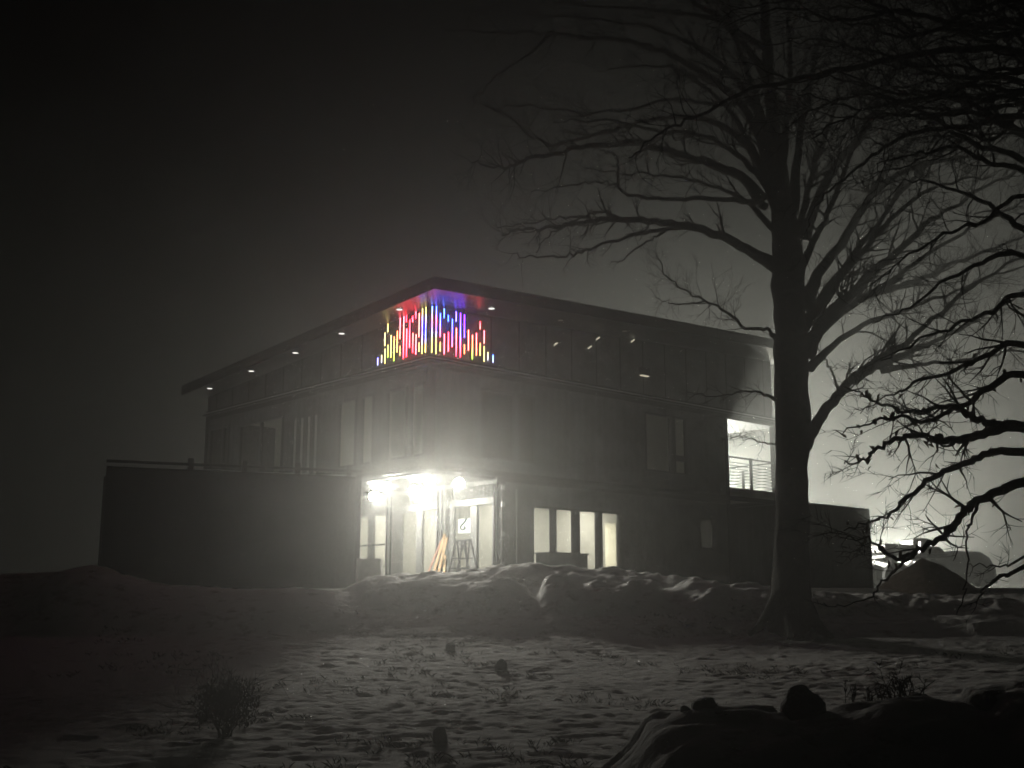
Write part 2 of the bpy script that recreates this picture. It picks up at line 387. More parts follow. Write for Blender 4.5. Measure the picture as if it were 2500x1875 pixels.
# posts and rails of the upper containers
def post(t0, t1, s0, s1, z0, z1, name='corner_post', m='trim'): return MB().box(t0, t1, s0, s1, z0, z1).build(name, m, H, bevel=0.01)
post(-0.03, 0.16, -0.03, 0.16, 2.92, 5.78); post(12.4, 12.56, -0.03, 0.16, 3.06, 5.78); post(-0.03, 0.16, S1 - 0.16, S1, 2.92, 5.78)
post(15.14, 15.3, -0.03, 0.14, 3.3, 5.78)
MB().box(0.16, 15.3, -0.025, 0.14, 2.92, 3.058).build('floor_beam', 'trim', H)
MB().box(-0.025, 0.14, 0.16, S1 - 0.16, 2.92, 3.058).build('floor_beam', 'trim', H)
MB().box(0.16, 15.14, -0.025, 0.14, 5.622, 5.78).build('top_rail', 'trim', H)
MB().box(-0.025, 0.14, 0.16, S1 - 0.16, 5.622, 5.78).build('top_rail', 'trim', H)
# underside of the overhang (lit white by the flood lamps) and floors
MB().box(0.16, 2.42, 0.16, S1 - 0.2, 2.86, 2.93).build('overhang_soffit', 'soffit', H)
MB().box(0.16, 12.5, 0.16, S1 - 0.05, 2.935, 3.055).build('upper_floor', 'floor', H)
MB().box(0.16, 12.5, 0.16, S1 - 0.05, 5.66, 5.74).build('upper_ceiling', 'plaster', H)
MB().box(0.2, 12.5, 2.9, 3.0, 3.06, 5.65).build('inner_wall', 'plaster', H)
MB().box(2.6, 2.7, 3.01, S1 - 0.1, 3.06, 5.65).build('inner_wall', 'plaster', H)
MB().box(12.45, 12.5, 0.17, S1 - 0.06, 3.06, 5.65).build('inner_wall', 'plaster', H)
MB().box(0.2, 12.4, S1 - 0.12, S1 - 0.04, 3.06, 5.65).build('rear_wall', 'cladding', H)
for (a, b, w_) in ((7.9, 0.9, 14.0), (1.5, 4.0, 5.5), (1.5, 6.6, 3.0), (1.5, 9.6, 4.0)):      # lamps added to the upper rooms to make the panes paler
    pl = MB().tube([(a, b, 4.55), (a, b, 5.655)], [0.008, 0.008], 6).build('added_pendant', 'trim', H)
    MB().tube([(a, b, 4.44), (a, b, 4.46), (a, b, 4.50), (a, b, 4.54), (a, b, 4.55)], [0.02, 0.05, 0.06, 0.04, 0.01], 12).build('globe', 'dim_glow', pl)
    lamp('POINT', 'added_pendant_light', w_, (1.0, 0.97, 0.86), (a, b, 4.36), H, 0.05)
# ledge between storey and clerestory: three stepped flashings
for i, (o_, z0, z1) in enumerate(((0.16, 5.785, 5.83), (0.11, 5.832, 5.88), (0.05, 5.882, 5.95))):
    MB().box(-o_, 15.3 + o_ * 0.5, -o_, 0.3, z0, z1).box(-o_, 0.3, 0.301, S1, z0, z1).build('ledge_flashing', ('trim', 'steel', 'trim')[i], H)
# clerestory
def roof_z(t, s): return 7.27 + 0.045 * t - 0.066 * s
cl = MB()
def quad_up(mb, a, b, off, axis, z0):
    n = 24
    for i in range(n):
        u0 = a + (b - a) * i / n; u1 = a + (b - a) * (i + 1) / n
        if axis == 's': mb.add([(u0, off, z0), (u1, off, z0), (u1, off, roof_z(u1, off)), (u0, off, roof_z(u0, off))], [(0, 1, 2, 3)])
        else: mb.add([(off, u1, z0), (off, u0, z0), (off, u0, roof_z(off, u0)), (off, u1, roof_z(off, u1))], [(0, 1, 2, 3)])
quad_up(cl, 0.02, 15.2, 0.02, 's', 5.93); quad_up(cl, 0.02, S1, 0.02, 't', 5.93)
quad_up(cl, 0.02, S1, 15.2, 't', 5.75); quad_up(cl, 0.02, 15.2, S1 - 0.12, 's', 5.75)
cl.build('clerestory_wall', 'cladding', H)
MB().box(15.12, 15.2, 2.71, S1 - 0.2, 0.0, 5.74).box(12.57, 15.11, S1 - 0.2, S1 - 0.12, 0.0, 5.74).build('rear_end_wall', 'cladding', H)
for k in range(14):      # vertical board joints
    u = 1.05 * k + 1.05
    MB().box(u, u + 0.03, 0.0, 0.018, 5.96, roof_z(u, 0) - 0.02).build('cladding_batten', 'trim', H)
for k in range(11):
    u = 1.05 * k + 1.05
    MB().box(0.0, 0.018, u, u + 0.03, 5.96, roof_z(0, u) - 0.02).build('cladding_batten', 'trim', H)
for (x, y) in ((1357, 840), (1440, 848), (1460, 826), (1545, 832), (1560, 812)):     # glowing bars standing in for reflections of interior lamps
    u, z = face(x, y, 's', -0.05)
    f_ = MB().bar((u - 0.07, -0.05, z - 0.05), (u + 0.07, -0.05, z + 0.05), 0.035).build('reflection_glint', 'spark_glow', H)
u, z = face(1575, 920, 's', -0.1)
wl = MB().box(u - 0.2, u + 0.2, -0.14, 0.0, z + 0.05, z + 0.3).build('wall_lamp', 'trim', H, bevel=0.02)
MB().box(u - 0.16, u + 0.16, -0.13, -0.02, z + 0.02, z + 0.048).build('lamp_lens', 'spark_glow', wl)
# roof: one sloping plate with overhang
OV_T, OV_S = 1.0, 1.38
def plate(t0, t1, s0, s1, dz0, dz1):
    c = [(t0, s0), (t1, s0), (t1, s1), (t0, s1)]
    v = [(t, s, roof_z(t, s) + dz0) for t, s in c] + [(t, s, roof_z(t, s) + dz1) for t, s in c]
    return MB().add(v, [(0, 3, 2, 1), (4, 5, 6, 7), (0, 1, 5, 4), (1, 2, 6, 5), (2, 3, 7, 6), (3, 0, 4, 7)])
roof = plate(-OV_T + 0.04, T1 + 0.46, -OV_S + 0.04, S1 - 0.1, 0.03, 0.27).build('roof', 'roofing', H)
plate(-OV_T + 0.05, T1 + 0.45, -OV_S + 0.05, S1 - 0.11, 0.0, 0.028).build('soffit', 'eaves', roof)
plate(-OV_T, T1 + 0.5, -OV_S, -OV_S + 0.038, -0.03, 0.29).build('fascia', 'trim', roof)
plate(-OV_T, -OV_T + 0.038, -OV_S + 0.039, S1 - 0.06, -0.03, 0.29).build('fascia', 'trim', roof)
plate(T1 + 0.462, T1 + 0.5, -OV_S + 0.039, S1 - 0.06, -0.03, 0.29).build('fascia', 'trim', roof)
def downlight(t, s):
    z = roof_z(t, s)
    rim = MB().tube([(t, s, z - 0.012), (t, s, z - 0.001)], [0.105, 0.105], 16).build('downlight', 'trim', roof)
    MB().tube([(t, s, z - 0.02), (t, s, z - 0.0125)], [0.085, 0.085], 16).build('downlight_lens', 'down_glow', rim)
for s in (0.61, 3.31, 5.73, 8.27, 10.94): downlight(-0.6, s)
downlight(1.59, -0.6)
for t in (4.21, 6.93):       # two that are switched off
    z = roof_z(t, -0.6)
    rim = MB().tube([(t, -0.6, z - 0.012), (t, -0.6, z - 0.001)], [0.105, 0.105], 16).build('downlight', 'trim', roof)
    MB().tube([(t, -0.6, z - 0.02), (t, -0.6, z - 0.0125)], [0.085, 0.085], 16).build('downlight_lens', 'plaster', rim)

# balcony bay at the end of the long wall: open to the front and to the far end
MB().box(12.57, 15.3, 0.145, 2.6, 3.06, 3.34).box(12.57, 15.3, -0.02, 0.144, 3.06, 3.338).build('balcony_floor', 'floor', H)
MB().box(12.57, 15.3, 0.145, 2.7, 5.63, 5.74).build('balcony_ceiling', 'soffit', H)
MB().box(12.57, 15.3, 2.62, 2.7, 3.06, 5.625).build('balcony_rear_wall', 'cladding', H)
rail = empty('balcony_railing'); rail.parent = H
def railbars(kind):
    for i in range(9):
        z = 3.45 + i * 0.105 if i < 8 else 4.36
        w = 0.022 if i < 8 else 0.045
        if kind == 'front': MB().bar((12.58, 0.02, z), (15.13, 0.02, z), w).build('rail', 'black_metal', rail)
        else: MB().bar((15.22, 0.16, z), (15.22, 2.6, z), w).build('rail', 'black_metal', rail)
railbars('front'); railbars('end')
MB().box(13.78, 13.86, -0.018, 0.058, 3.34, 4.40).build('rail_post', 'black_metal', rail)
MB().box(15.19, 15.25, 1.35, 1.42, 3.34, 4.2).build('rail_post', 'black_metal', rail)
MB().tube([(15.36, -0.1, 0.2), (15.36, -0.1, 7.7)], [0.045, 0.045], 10).build('downpipe', 'steel', H)

# lower storey: long wall with four panes and a small window
LO = [(3.62, 7.2, 0.35, 2.2), (10.95, 11.6, 1.25, 2.25)]
corrugated('s', 0.0, 2.62, 12.4, 0.14, 2.78, LO).build('lower_long_cladding', 'cladding', H)
window('s', 0.0, 3.62, 7.2, 0.35, 2.2, [(4.36, 4.56), (5.22, 5.5), (6.2, 6.44)], 'glass', 0.05, H)
window('s', 0.0, 10.95, 11.6, 1.25, 2.25, parent=H)
post(2.46, 2.62, -0.03, 0.14, 0.0, 2.915); post(12.4, 12.56, -0.03, 0.14, 0.0, 2.915)
MB().box(2.62, 12.4, -0.02, 0.12, 0.0, 0.138).build('base_beam', 'trim', H)
MB().box(2.62, 12.4, -0.02, 0.12, 2.782, 2.915).build('top_rail', 'trim', H)
MB().box(12.3, 12.4, 0.13, S1 - 0.1, 0.02, 2.91).build('end_wall', 'cladding', H)
MB().box(2.5, 12.3, S1 - 0.12, S1 - 0.04, 0.02, 2.85).build('rear_wall', 'cladding', H)
post(15.1, 15.26, -0.02, 0.14, 0.0, 3.055, 'balcony_post')
MB().box(12.57, 15.1, 2.5, 2.58, 0.0, 3.055).box(15.12, 15.2, 0.15, 2.7, 0.0, 3.055).build('store_wall', 'cladding', H)
# rooms behind the lit entrance: floor, ceiling, container side walls, back wall
MB().box(2.5, 12.3, 0.13, S1 - 0.13, 0.02, 0.12).build('lower_floor', 'floor', H)
MB().box(2.6, 12.3, 0.13, S1 - 0.13, 2.76, 2.84).build('lower_ceiling', 'plaster', H)
# partition between first and second container, with a doorway into a bright room
MB().box(2.62, 9.12, 2.40, 2.46, 0.12, 2.76).box(9.92, 12.3, 2.40, 2.46, 0.12, 2.76).box(9.12, 9.92, 2.40, 2.46, 2.12, 2.76).build('partition', 'plaster', H)
MB().box(7.9, 7.98, 2.47, 4.86, 0.12, 2.76).build('partition', 'plaster', H)
MB().box(2.7, 12.3, 4.86, 4.92, 0.12, 2.76).build('partition', 'plaster', H)
MB().box(6.5, 6.58, 4.93, 7.3, 0.12, 2.76).build('partition', 'plaster', H)
MB().box(2.7, 12.3, 7.30, 7.36, 0.12, 2.76).build('partition', 'plaster', H)
for (a, b) in ((4.8, 1.2), (8.2, 1.2), (4.6, 3.7), (4.6, 6.1)):
    MB().box(a - 0.5, a + 0.5, b - 0.12, b + 0.12, 2.70, 2.755).build('ceiling_light', 'room_glow', H)
    lamp('AREA', 'ceiling_lamp', 85, (1.0, 0.98, 0.88), (a, b, 2.69), H, size=(1.0, 0.24))
MB().box(9.3, 11.5, 3.3, 3.9, 2.70, 2.755).build('ceiling_light', 'store_glow', H)
lamp('AREA', 'ceiling_lamp', 230, (1.0, 0.96, 0.78), (10.4, 3.6, 2.69), H, size=(2.2, 0.6))

# lit entrance: the ends of three containers, each with posts, ribbed lintel and a glazed front
for k in range(3):
    s0 = 2.44 * k
    cf = empty('container_front', (2.44, s0, 0)); cf.parent = H
    for a in (0.03, 2.27):
        MB().box(-0.05, 0.12, a + (0.0 if k or a > 1 else 0.115), a + 0.15, 0.0, 2.855).build('post', 'front_steel', cf, bevel=0.012)
        MB().box(-0.07, -0.052, a + 0.115, a + 0.16, 0.0, 2.72).build('door_gasket', 'trim', cf)
    MB().box(-0.055, 0.12, 0.19, 2.26, 2.74, 2.855).build('top_beam', 'front_steel', cf, bevel=0.012)
    ln = MB()
    n = 13
    for i in range(n):
        a = 0.19 + (2.07) * i / n; w = 2.07 / n
        ln.add([(-0.03, a, 2.40), (0.03, a + w * 0.35, 2.40), (0.03, a + w * 0.35, 2.738), (-0.03, a, 2.738)], [(0, 1, 2, 3)])
        ln.add([(0.03, a + w * 0.35, 2.40), (0.03, a + w * 0.6, 2.40), (0.03, a + w * 0.6, 2.738), (0.03, a + w * 0.35, 2.738)], [(0, 1, 2, 3)])
        ln.add([(0.03, a + w * 0.6, 2.40), (-0.03, a + w * 0.8, 2.40), (-0.03, a + w * 0.8, 2.738), (0.03, a + w * 0.6, 2.738)], [(0, 1, 2, 3)])
        ln.add([(-0.03, a + w * 0.8, 2.40), (-0.03, a + w, 2.40), (-0.03, a + w, 2.738), (-0.03, a + w * 0.8, 2.738)], [(0, 1, 2, 3)])
    ln.build('ribbed_lintel', 'front_steel', cf)
    MB().box(-0.045, 0.10, 0.19, 2.26, 2.20, 2.395).build('header', 'front_steel', cf, bevel=0.01)
    MB().box(-0.045, 0.10, 0.19, 2.26, 0.0, 0.12).build('sill', 'front_steel', cf, bevel=0.01)
    gf = MB()
    for a, b in ((0.19, 0.33), (0.96, 1.24), (1.96, 2.26)): gf.box(0.0, 0.09, a, b, 0.12, 2.198)
    gfo = gf.build('glazing_frame', 'front_steel', cf, bevel=0.008)
    for a, b in ((0.33, 0.96), (1.24, 1.96)):
        MB().box(0.04, 0.048, a, b, 0.12, 2.198).build('pane', 'glass', gfo)
    if k == 2:
        for z in (0.62, 1.28): MB().box(0.0, 0.035, 0.331, 0.959, z, z + 0.05).box(0.0, 0.035, 1.241, 1.959, z, z + 0.05).build('push_bar', 'trim', gfo)
    for a in (0.1, 2.34): MB().box(-0.08, -0.051, a - 0.05, a + 0.05, 2.76, 2.85).build('corner_casting', 'front_steel', cf)
# the opened steel door folded back along the long wall, seen on its edge
od = MB().box(2.40, 4.0 - 0.42, -0.14, -0.085, 0.1, 2.72).build('open_container_door', 'cladding', H, bevel=0.008)
for z in (0.5, 1.3, 2.1, 2.55): MB().box(2.36, 2.46, -0.18, -0.142, z, z + 0.12).build('hinge', 'steel', od)
MB().tube([(2.9, -0.165, 0.2), (2.9, -0.165, 2.6)], [0.018] * 2, 8).build('lock_rod', 'steel', od)
# snow lying on the ledge and roof edge
# flood lamps under the overhang, lit
LAMPS = [(0.32, 2.30, 'front row, leftmost, above the block by the dark container'), (1.62, 4.70, 'rear row, leftmost, partly beside the dark container'),
         (0.30, 0.36, 'highest of the five, at the centre of the glow'), (1.45, 2.54, 'just left below the highest lamp'), (1.20, 0.26, 'rightmost, nearest the dark long wall')]
LAB = ['round white flood lamp blazing under the overhang, upper one of the left pair', 'round white flood lamp blazing under the overhang, lower one of the left pair',
       'round white flood lamp blazing under the overhang, upper one of the middle pair', 'round white flood lamp blazing under the overhang, lower one of the middle pair',
       'single round white flood lamp blazing under the overhang, rightmost of five']
for (t, s, _), lab in zip(LAMPS, LAB):
    P0 = house_to_world(t, s, 2.86)
    fl = empty('flood_lamp', P0, 0.0); tag(fl, lab, 'lamp', 'flood lamps under the overhang')
    MB().box(-0.09, 0.09, -0.09, 0.09, -0.03, -0.001).build('mounting_plate', 'trim', fl)
    MB().tube([(0, 0.03, -0.03), (0, 0.03, -0.10)], [0.02, 0.02], 8).build('bracket', 'trim', fl)
    ax = Vector((0.30, -0.80, -0.52)).normalized(); c = Vector((0, 0, -0.19)); R_ = 0.15; Hh = 0.10
    MB().tube([c - ax * 0.12, c - ax * 0.1, c - ax * 0.002], [0.08, 0.15, 0.16], 20).build('housing', 'trim', fl)
    prof = [(R_ * math.cos(math.pi / 2 * i / 5) + 0.002, Hh * math.sin(math.pi / 2 * i / 5)) for i in range(6)]
    MB().tube([c + ax * z for r, z in prof], [r for r, z in prof], 20, cap=False).build('lens', 'lamp_glow', fl, smooth=True)
    lamp('SPOT', 'flood_light', FLOOD, (1.0, 0.98, 0.87), c + ax * 0.115, fl, 0.05, ax, 150)
    # shield added on the container side to keep light off the left foreground
    dv = Vector((-1.0 - P0.x, 10.0 - P0.y, 0)).normalized(); nl = Vector((dv.y, -dv.x, 0))
    if nl.x > 0: nl = -nl
    a0 = c + nl * 0.08 + dv * 0.16; a1 = c + nl * 0.08 + dv * 0.85; up = Vector((0, 0, 0.148)); th = nl * 0.008
    dn = Vector((0, 0, 0.30)); MB().add([a0 - up, a1 - up - dn, a1 + th - up - dn, a0 + th - up, a0 + up, a1 + up, a1 + th + up, a0 + th + up],
             [(0, 3, 2, 1), (4, 5, 6, 7), (0, 1, 5, 4), (1, 2, 6, 5), (2, 3, 7, 6), (3, 0, 4, 7)]).build('added_shield', 'trim', fl)

# ------------------------------------------------------------------ the coloured light sculpture on the clerestory corner
PAL = {'w': (0.07, 0.072, 0.09), 'b': (0.02, 0.05, 0.55), 'c': (0.03, 0.08, 0.5), 'v': (0.05, 0.03, 0.55), 'm': (0.08, 0.012, 0.45), 'p': (0.5, 0.038, 0.058),
       'r': (0.7, 0.014, 0.03), 's': (0.4, 0.055, 0.045), 'o': (0.3, 0.06, 0.022), 'y': (0.16, 0.125, 0.030), 'l': (0.13, 0.115, 0.045), 'g': (0.07, 0.15, 0.012), 'a': (0.055, 0.05, 0.45)}
BARS = [(450, 1010, 1075, 'aw'), (485, 985, 1052, 'lw'), (514, 785, 900, 'll'), (514, 930, 1058, 'ly'), (541, 705, 775, 'yl'), (541, 895, 1005, 'yg'), (568, 808, 1005, 'ly'),
        (595, 820, 1035, 'oyg'), (624, 770, 957, 'oy'), (650, 640, 838, 'ps'), (650, 905, 988, 'oo'), (680, 620, 1015, 'pspr'), (708, 605, 685, 'rr'), (708, 750, 1000, 'ppr'),
        (736, 668, 915, 'rp'), (765, 635, 685, 'rp'), (765, 788, 960, 'sr'), (793, 575, 655, 'pr'), (793, 800, 978, 'sp'), (821, 610, 820, 'ss'), (821, 872, 950, 'oy'),
        (848, 540, 970, 'lyavyy'), (879, 545, 960, 'yyvbyy'), (936, 545, 960, 'cwpalyy'), (974, 540, 972, 'bapvyyy'), (1012, 608, 820, 'bap'), (1012, 870, 948, 'oy'),
        (1048, 568, 650, 'cb'), (1048, 795, 975, 'pp'), (1085, 625, 680, 'bb'), (1085, 780, 950, 'rp'), (1120, 660, 908, 'bvp'), (1156, 592, 680, 'va'), (1156, 742, 992, 'spr'),
        (1193, 605, 1003, 'mvapr'), (1230, 622, 825, 'mmv'), (1230, 890, 972, 'oo'), (1266, 758, 942, 'ss'), (1302, 805, 1020, 'soyg'), (1338, 788, 985, 'pso'), (1372, 685, 748, 'rs'),
        (1372, 878, 985, 'oy'), (1408, 765, 878, 'ps'), (1408, 908, 1040, 'yl'), (1442, 960, 1030, 'lw'), (1488, 985, 1050, 'cw')]
sign = empty('light_sculpture', house_to_world(0, 0, 6.2), ANG)
tag(sign, 'cluster of glowing rainbow coloured vertical light bars wrapping the house corner under the roof', 'light sculpture')
bm_ = bpy.data.materials.new('coloured_led'); bm_.use_nodes = True
nt = bm_.node_tree; nt.nodes.clear(); o_ = nt.nodes.new('ShaderNodeOutputMaterial'); e_ = nt.nodes.new('ShaderNodeEmission')
a_ = nt.nodes.new('ShaderNodeVertexColor'); a_.layer_name = 'led'; nt.links.new(a_.outputs[0], e_.inputs[0]); e_.inputs[1].default_value = 27.0
nt.links.new(e_.outputs[0], o_.inputs[0]); bm_.cycles.emission_sampling = 'FRONT'
for (x, y0, y1, cs) in BARS:
    X = 800 + x / 3.687; Y0 = 600 + y0 / 3.687; Y1 = 600 + y1 / 3.687
    ax = 't' if x < 905 else 's'
    u, zt = face(X, Y0, ax, -0.06); u, zb = face(X, Y1, ax, -0.06)
    zt -= 6.2; zb -= 6.2; n = 6; r = 0.0155
    P = [(-0.06, u) if ax == 't' else (u, -0.06)][0]
    zs = [zb + (zt - zb) * i / n for i in range(n + 1)]
    rr = [r] * (n + 1); zs = [zb - 0.01] + zs + [zt + 0.01]; rr = [r * 0.5] + rr + [r * 0.5]
    mb = MB().tube([(P[0], P[1], z) for z in zs], rr, 5)
    ob = mb.build('light_bar', bm_, sign)
    bb = bmesh.new(); bb.from_mesh(ob.data); bmesh.ops.recalc_face_normals(bb, faces=bb.faces); bb.to_mesh(ob.data); bb.free()
    ca = ob.data.color_attributes.new('led', 'FLOAT_COLOR', 'POINT')
    for i, vtx in enumerate(ob.data.vertices):
        q = min(1, max(0, (zt - vtx.co.z) / (zt - zb))) * (len(cs) - 1); j = min(int(q), len(cs) - 2); w = q - j
        c1, c2 = PAL[cs[j]], PAL[cs[j + 1]]
        ca.data[i].color = (*[c1[m] * (1 - w) + c2[m] * w for m in range(3)], 1)
    zc = (zb + zt) / 2
    if ax == 't': MB().box(-0.042, 0.019, u - 0.012, u + 0.012, zb, zt).build('backing_strip', 'black_metal', ob)
    else: MB().box(u - 0.012, u + 0.012, -0.042, 0.019, zb, zt).build('backing_strip', 'black_metal', ob)

# ------------------------------------------------------------------ storage containers
def container(name, label, base, rz, length, mkey, h=2.59, w=2.44):
    """origin at one bottom corner, long side along +x, body towards +y"""
    r = empty(name, base, rz); tag(r, label, 'container')
    for y, out in ((0.0, -1), (w, 1)):
        corrugated('s', y, 0.14, length - 0.14, 0.16, h - 0.1, (), 0.036, out).build('side_panel', mkey, r)
    for x, out in ((0.0, -1), (length, 1)):
        corrugated('t', x, 0.14, w - 0.14, 0.16, h - 0.1, (), 0.036, out).build('end_panel', mkey, r)
    for x in (0, length - 0.14):
        for y in (0, w - 0.14):
            MB().box(x - (0.008 if x == 0 else -0.008), x + 0.14 + (0.008 if x else -0.008), y - (0.008 if y == 0 else -0.008), y + 0.14 + (0.008 if y else -0.008), 0.0, h + 0.01).build('corner_post', mkey, r, bevel=0.01)
    for y in (0.0, w - 0.08):
        MB().box(0.14, length - 0.14, y - 0.004, y + 0.084, h - 0.1, h).build('top_rail', mkey, r)
        MB().box(0.14, length - 0.14, y - 0.004, y + 0.084, 0.0, 0.158).build('bottom_rail', mkey, r)
    MB().box(0.02, length - 0.02, 0.085, w - 0.085, h - 0.06, h - 0.02).build('roof_panel', mkey, r)
    return r
a = at(262, 1131, 26.8); rz = math.radians(20.5); d = Vector((math.cos(rz), math.sin(rz))) * 6.0
bigc = container('storage_container', 'black storage container standing on the snow left of the lit entrance', (a.x, a.y, a.z - 2.88), rz, 5.98, 'box_dark', 2.81)
# bracketed pipe along its front top edge, a strip of snow behind it
hr = MB().tube([(-0.02, 0.05, 2.94), (6.0, 0.05, 2.94)], [0.035, 0.035], 10).build('roof_pipe', 'black_metal', bigc)
for px in (465, 597, 727, 852):
    pw = at(px, 1150, 26.5); t_ = (pw.x - a.x) / (d.normalized().x)
    # refine along the container line
    for _ in range(8):
        q = Vector((a.x, a.y)) + d.normalized() * t_; pw = at(px, 1150, q.y); t_ += (pw.x - q.x) / d.normalized().x * 0.9
    MB().box(t_ - 0.065, t_ + 0.065, -0.02, 0.11, 2.812, 3.08).build('pipe_bracket', 'black_metal', bigc, bevel=0.01)
sn = MB(); random.seed(5)
n = 60
for i in range(n):
    x0 = 0.1 + 5.8 * i / n; x1 = 0.1 + 5.8 * (i + 1) / n
    def hh(x): return 2.825 + 0.03 * (mnoise.noise((x * 1.3, 0, 0)) + 0.5) + 0.012 * mnoise.noise((x * 5, 3, 0))
    for j in range(6):
        y0 = 0.16 + 2.1 * j / 6; y1 = 0.16 + 2.1 * (j + 1) / 6
        sn.add([(x0, y0, hh(x0 + y0)), (x1, y0, hh(x1 + y0)), (x1, y1, hh(x1 + y1)), (x0, y1, hh(x0 + y1))], [(0, 1, 2, 3)])
    sn.add([(x0, 0.16, 2.79), (x1, 0.16, 2.79), (x1, 0.16, hh(x1 + 0.16)), (x0, 0.16, hh(x0 + 0.16))], [(0, 1, 2, 3)])
sn.build('snow_cover', 'snow', bigc, smooth=True)
b2 = at(2132, 1420, 40.0)
rc = container('storage_container', 'grey storage container beyond the tree trunk, right of the balcony', (b2.x - 4.6 * RX, b2.y - 4.6 * RY, 2.18), ANG, 4.6, 'box_grey', 2.82)

# ------------------------------------------------------------------ small things at the entrance
q = at(878, 1408, 27.6); cb = MB()
zc = 2.15
x0, x1 = at(868, 1400, 27.6).x, at(931, 1400, 27.6).x
top = at(900, 1363, 27.6).z
cb.add([(x0, 27.6, zc), (x1, 27.6, zc), (x1, 28.3, zc), (x0, 28.3, zc), (x0 + .01, 27.63, top), (x1 - .03, 27.63, top), (x1 - .03, 28.27, top), (x0 + .01, 28.27, top)],
       [(0, 3, 2, 1), (4, 5, 6, 7), (0, 1, 5, 4), (1, 2, 6, 5), (2, 3, 7, 6), (3, 0, 4, 7)])
cbo = empty('concrete_block', (0, 0, 0)); tag(cbo, 'pale concrete block at the end of the black container', 'block')
cb.build('block', 'concrete', cbo, bevel=0.03)
MB().tube([(x0 + 0.25, 27.95, top), (x0 + 0.25, 27.95, top + 0.05), (x0 + 0.33, 27.95, top + 0.05), (x0 + 0.33, 27.95, top)], [0.01] * 4, 6).build('lifting_eye', 'steel', cbo)

def house_pt(px, py, t_off):
    u, z = face(px, py, 't', t_off); return house_to_world(t_off, u, z)
def board(name, label, top, bot, m, w, cat='board'):
    a = house_pt(top[0], top[1], 2.25); b = house_pt(bot[0], bot[1], 1.55)
    dd = (b - a).normalized(); k = (BZ + 0.02 - a.z) / dd.z; b = a + dd * k
    o = MB().bar(a, b, w, w * 0.55).build(name, m, None, bevel=0.004); tag(o, label, cat, 'boards leaning at the entrance'); return o
board('leaning_board', 'longest pale board leaning on the entrance post', (1086, 1305), (1062, 1388), 'lumber', 0.075)
board('leaning_board', 'pale board leaning just right of the longest one', (1091, 1313), (1071, 1397), 'lumber', 0.075)
board('leaning_board', 'thin reddish board leaning left of the pale boards', (1078, 1319), (1046, 1397), 'lumber_red', 0.05)
board('leaning_board', 'short pale offcut standing nearly upright right of the leaning boards', (1087, 1356), (1084, 1396), 'lumber', 0.06)

def ladder(px, label):
    u, _ = face(px, 1350, 't', 1.9)
    r = empty('step_ladder', house_to_world(1.9, u, 0.0), ANG); tag(r, label, 'ladder', 'step ladders at the glass front')
    for side, m in ((-0.28, 'front_frame'), (0.28, 'rear_frame')):
        w0, w1, h = 0.24, 0.13, 1.22
        pts = [(side, -w0, 0.0), (side * 0.15, -w1, h - 0.12), (side * 0.08, -w1 * 0.7, h - 0.03), (side * 0.06, 0, h), (side * 0.08, w1 * 0.7, h - 0.03), (side * 0.15, w1, h - 0.12), (side, w0, 0.0)]
        fo = MB().tube(spline(pts, 4), [0.026] * (6 * 4 + 1), 8).build(m, 'ladder', r)
        for i in range(4):
            f_ = (i + 0.7) / 4.6; x = side * (1 - f_ * 0.87); w = w0 + (w1 - w0) * f_
            MB().box(x - 0.035, x + 0.035, -w, w, h * f_, h * f_ + 0.025).build('rung' if side > 0 else 'step', 'ladder', fo)
    MB().box(-0.06, 0.06, -0.1, 0.1, 1.10, 1.13).build('top_tray', 'ladder', r)
ladder(1122, 'grey step ladder at the glass front, the left one of two')
ladder(1141, 'grey step ladder at the glass front, the right one of two')
# white backlit panel with a dark curved line, just inside the right glass front
u0, z0 = face(1147, 1300, 't', 2.62); u1, z1 = face(1119, 1268, 't', 2.62)
pn = empty('backlit_panel', house_to_world(2.62, (u0 + u1) / 2, z0), ANG); tag(pn, 'small white lit panel with a dark curved squiggle behind the right glass front', 'panel')
hw = (u1 - u0) / 2
MB().box(0.0, 0.03, -hw, hw, 0.0, z1 - z0).build('screen', 'panel_glow', pn)
hz_ = z1 - z0
sq = [(-0.02, -hw * 0.55, hz_ * 0.98), (-0.02, -hw * 0.1, hz_ * 0.72), (-0.02, hw * 0.42, hz_ * 0.52), (-0.02, hw * 0.5, hz_ * 0.33), (-0.02, hw * 0.1, hz_ * 0.22), (-0.02, -hw * 0.25, hz_ * 0.33), (-0.02, -hw * 0.1, hz_ * 0.46)]
MB().tube(spline(sq, 4), [0.026] * 25, 8).build('squiggle', 'black_metal', pn)
MB().tube([(-0.02, -hw * 0.2, hz_ * 0.34), (-0.02, -hw * 0.95, hz_ * 0.30)], [0.014] * 2, 6).build('squiggle_tail', 'black_metal', pn)
MB().bar((0.015, -hw * 0.8, hz_ + 0.001), (0.015, -hw * 0.8, 2.755 - z0), 0.01).bar((0.015, hw * 0.8, hz_ + 0.001), (0.015, hw * 0.8, 2.755 - z0), 0.01).build('hanger', 'black_metal', pn)
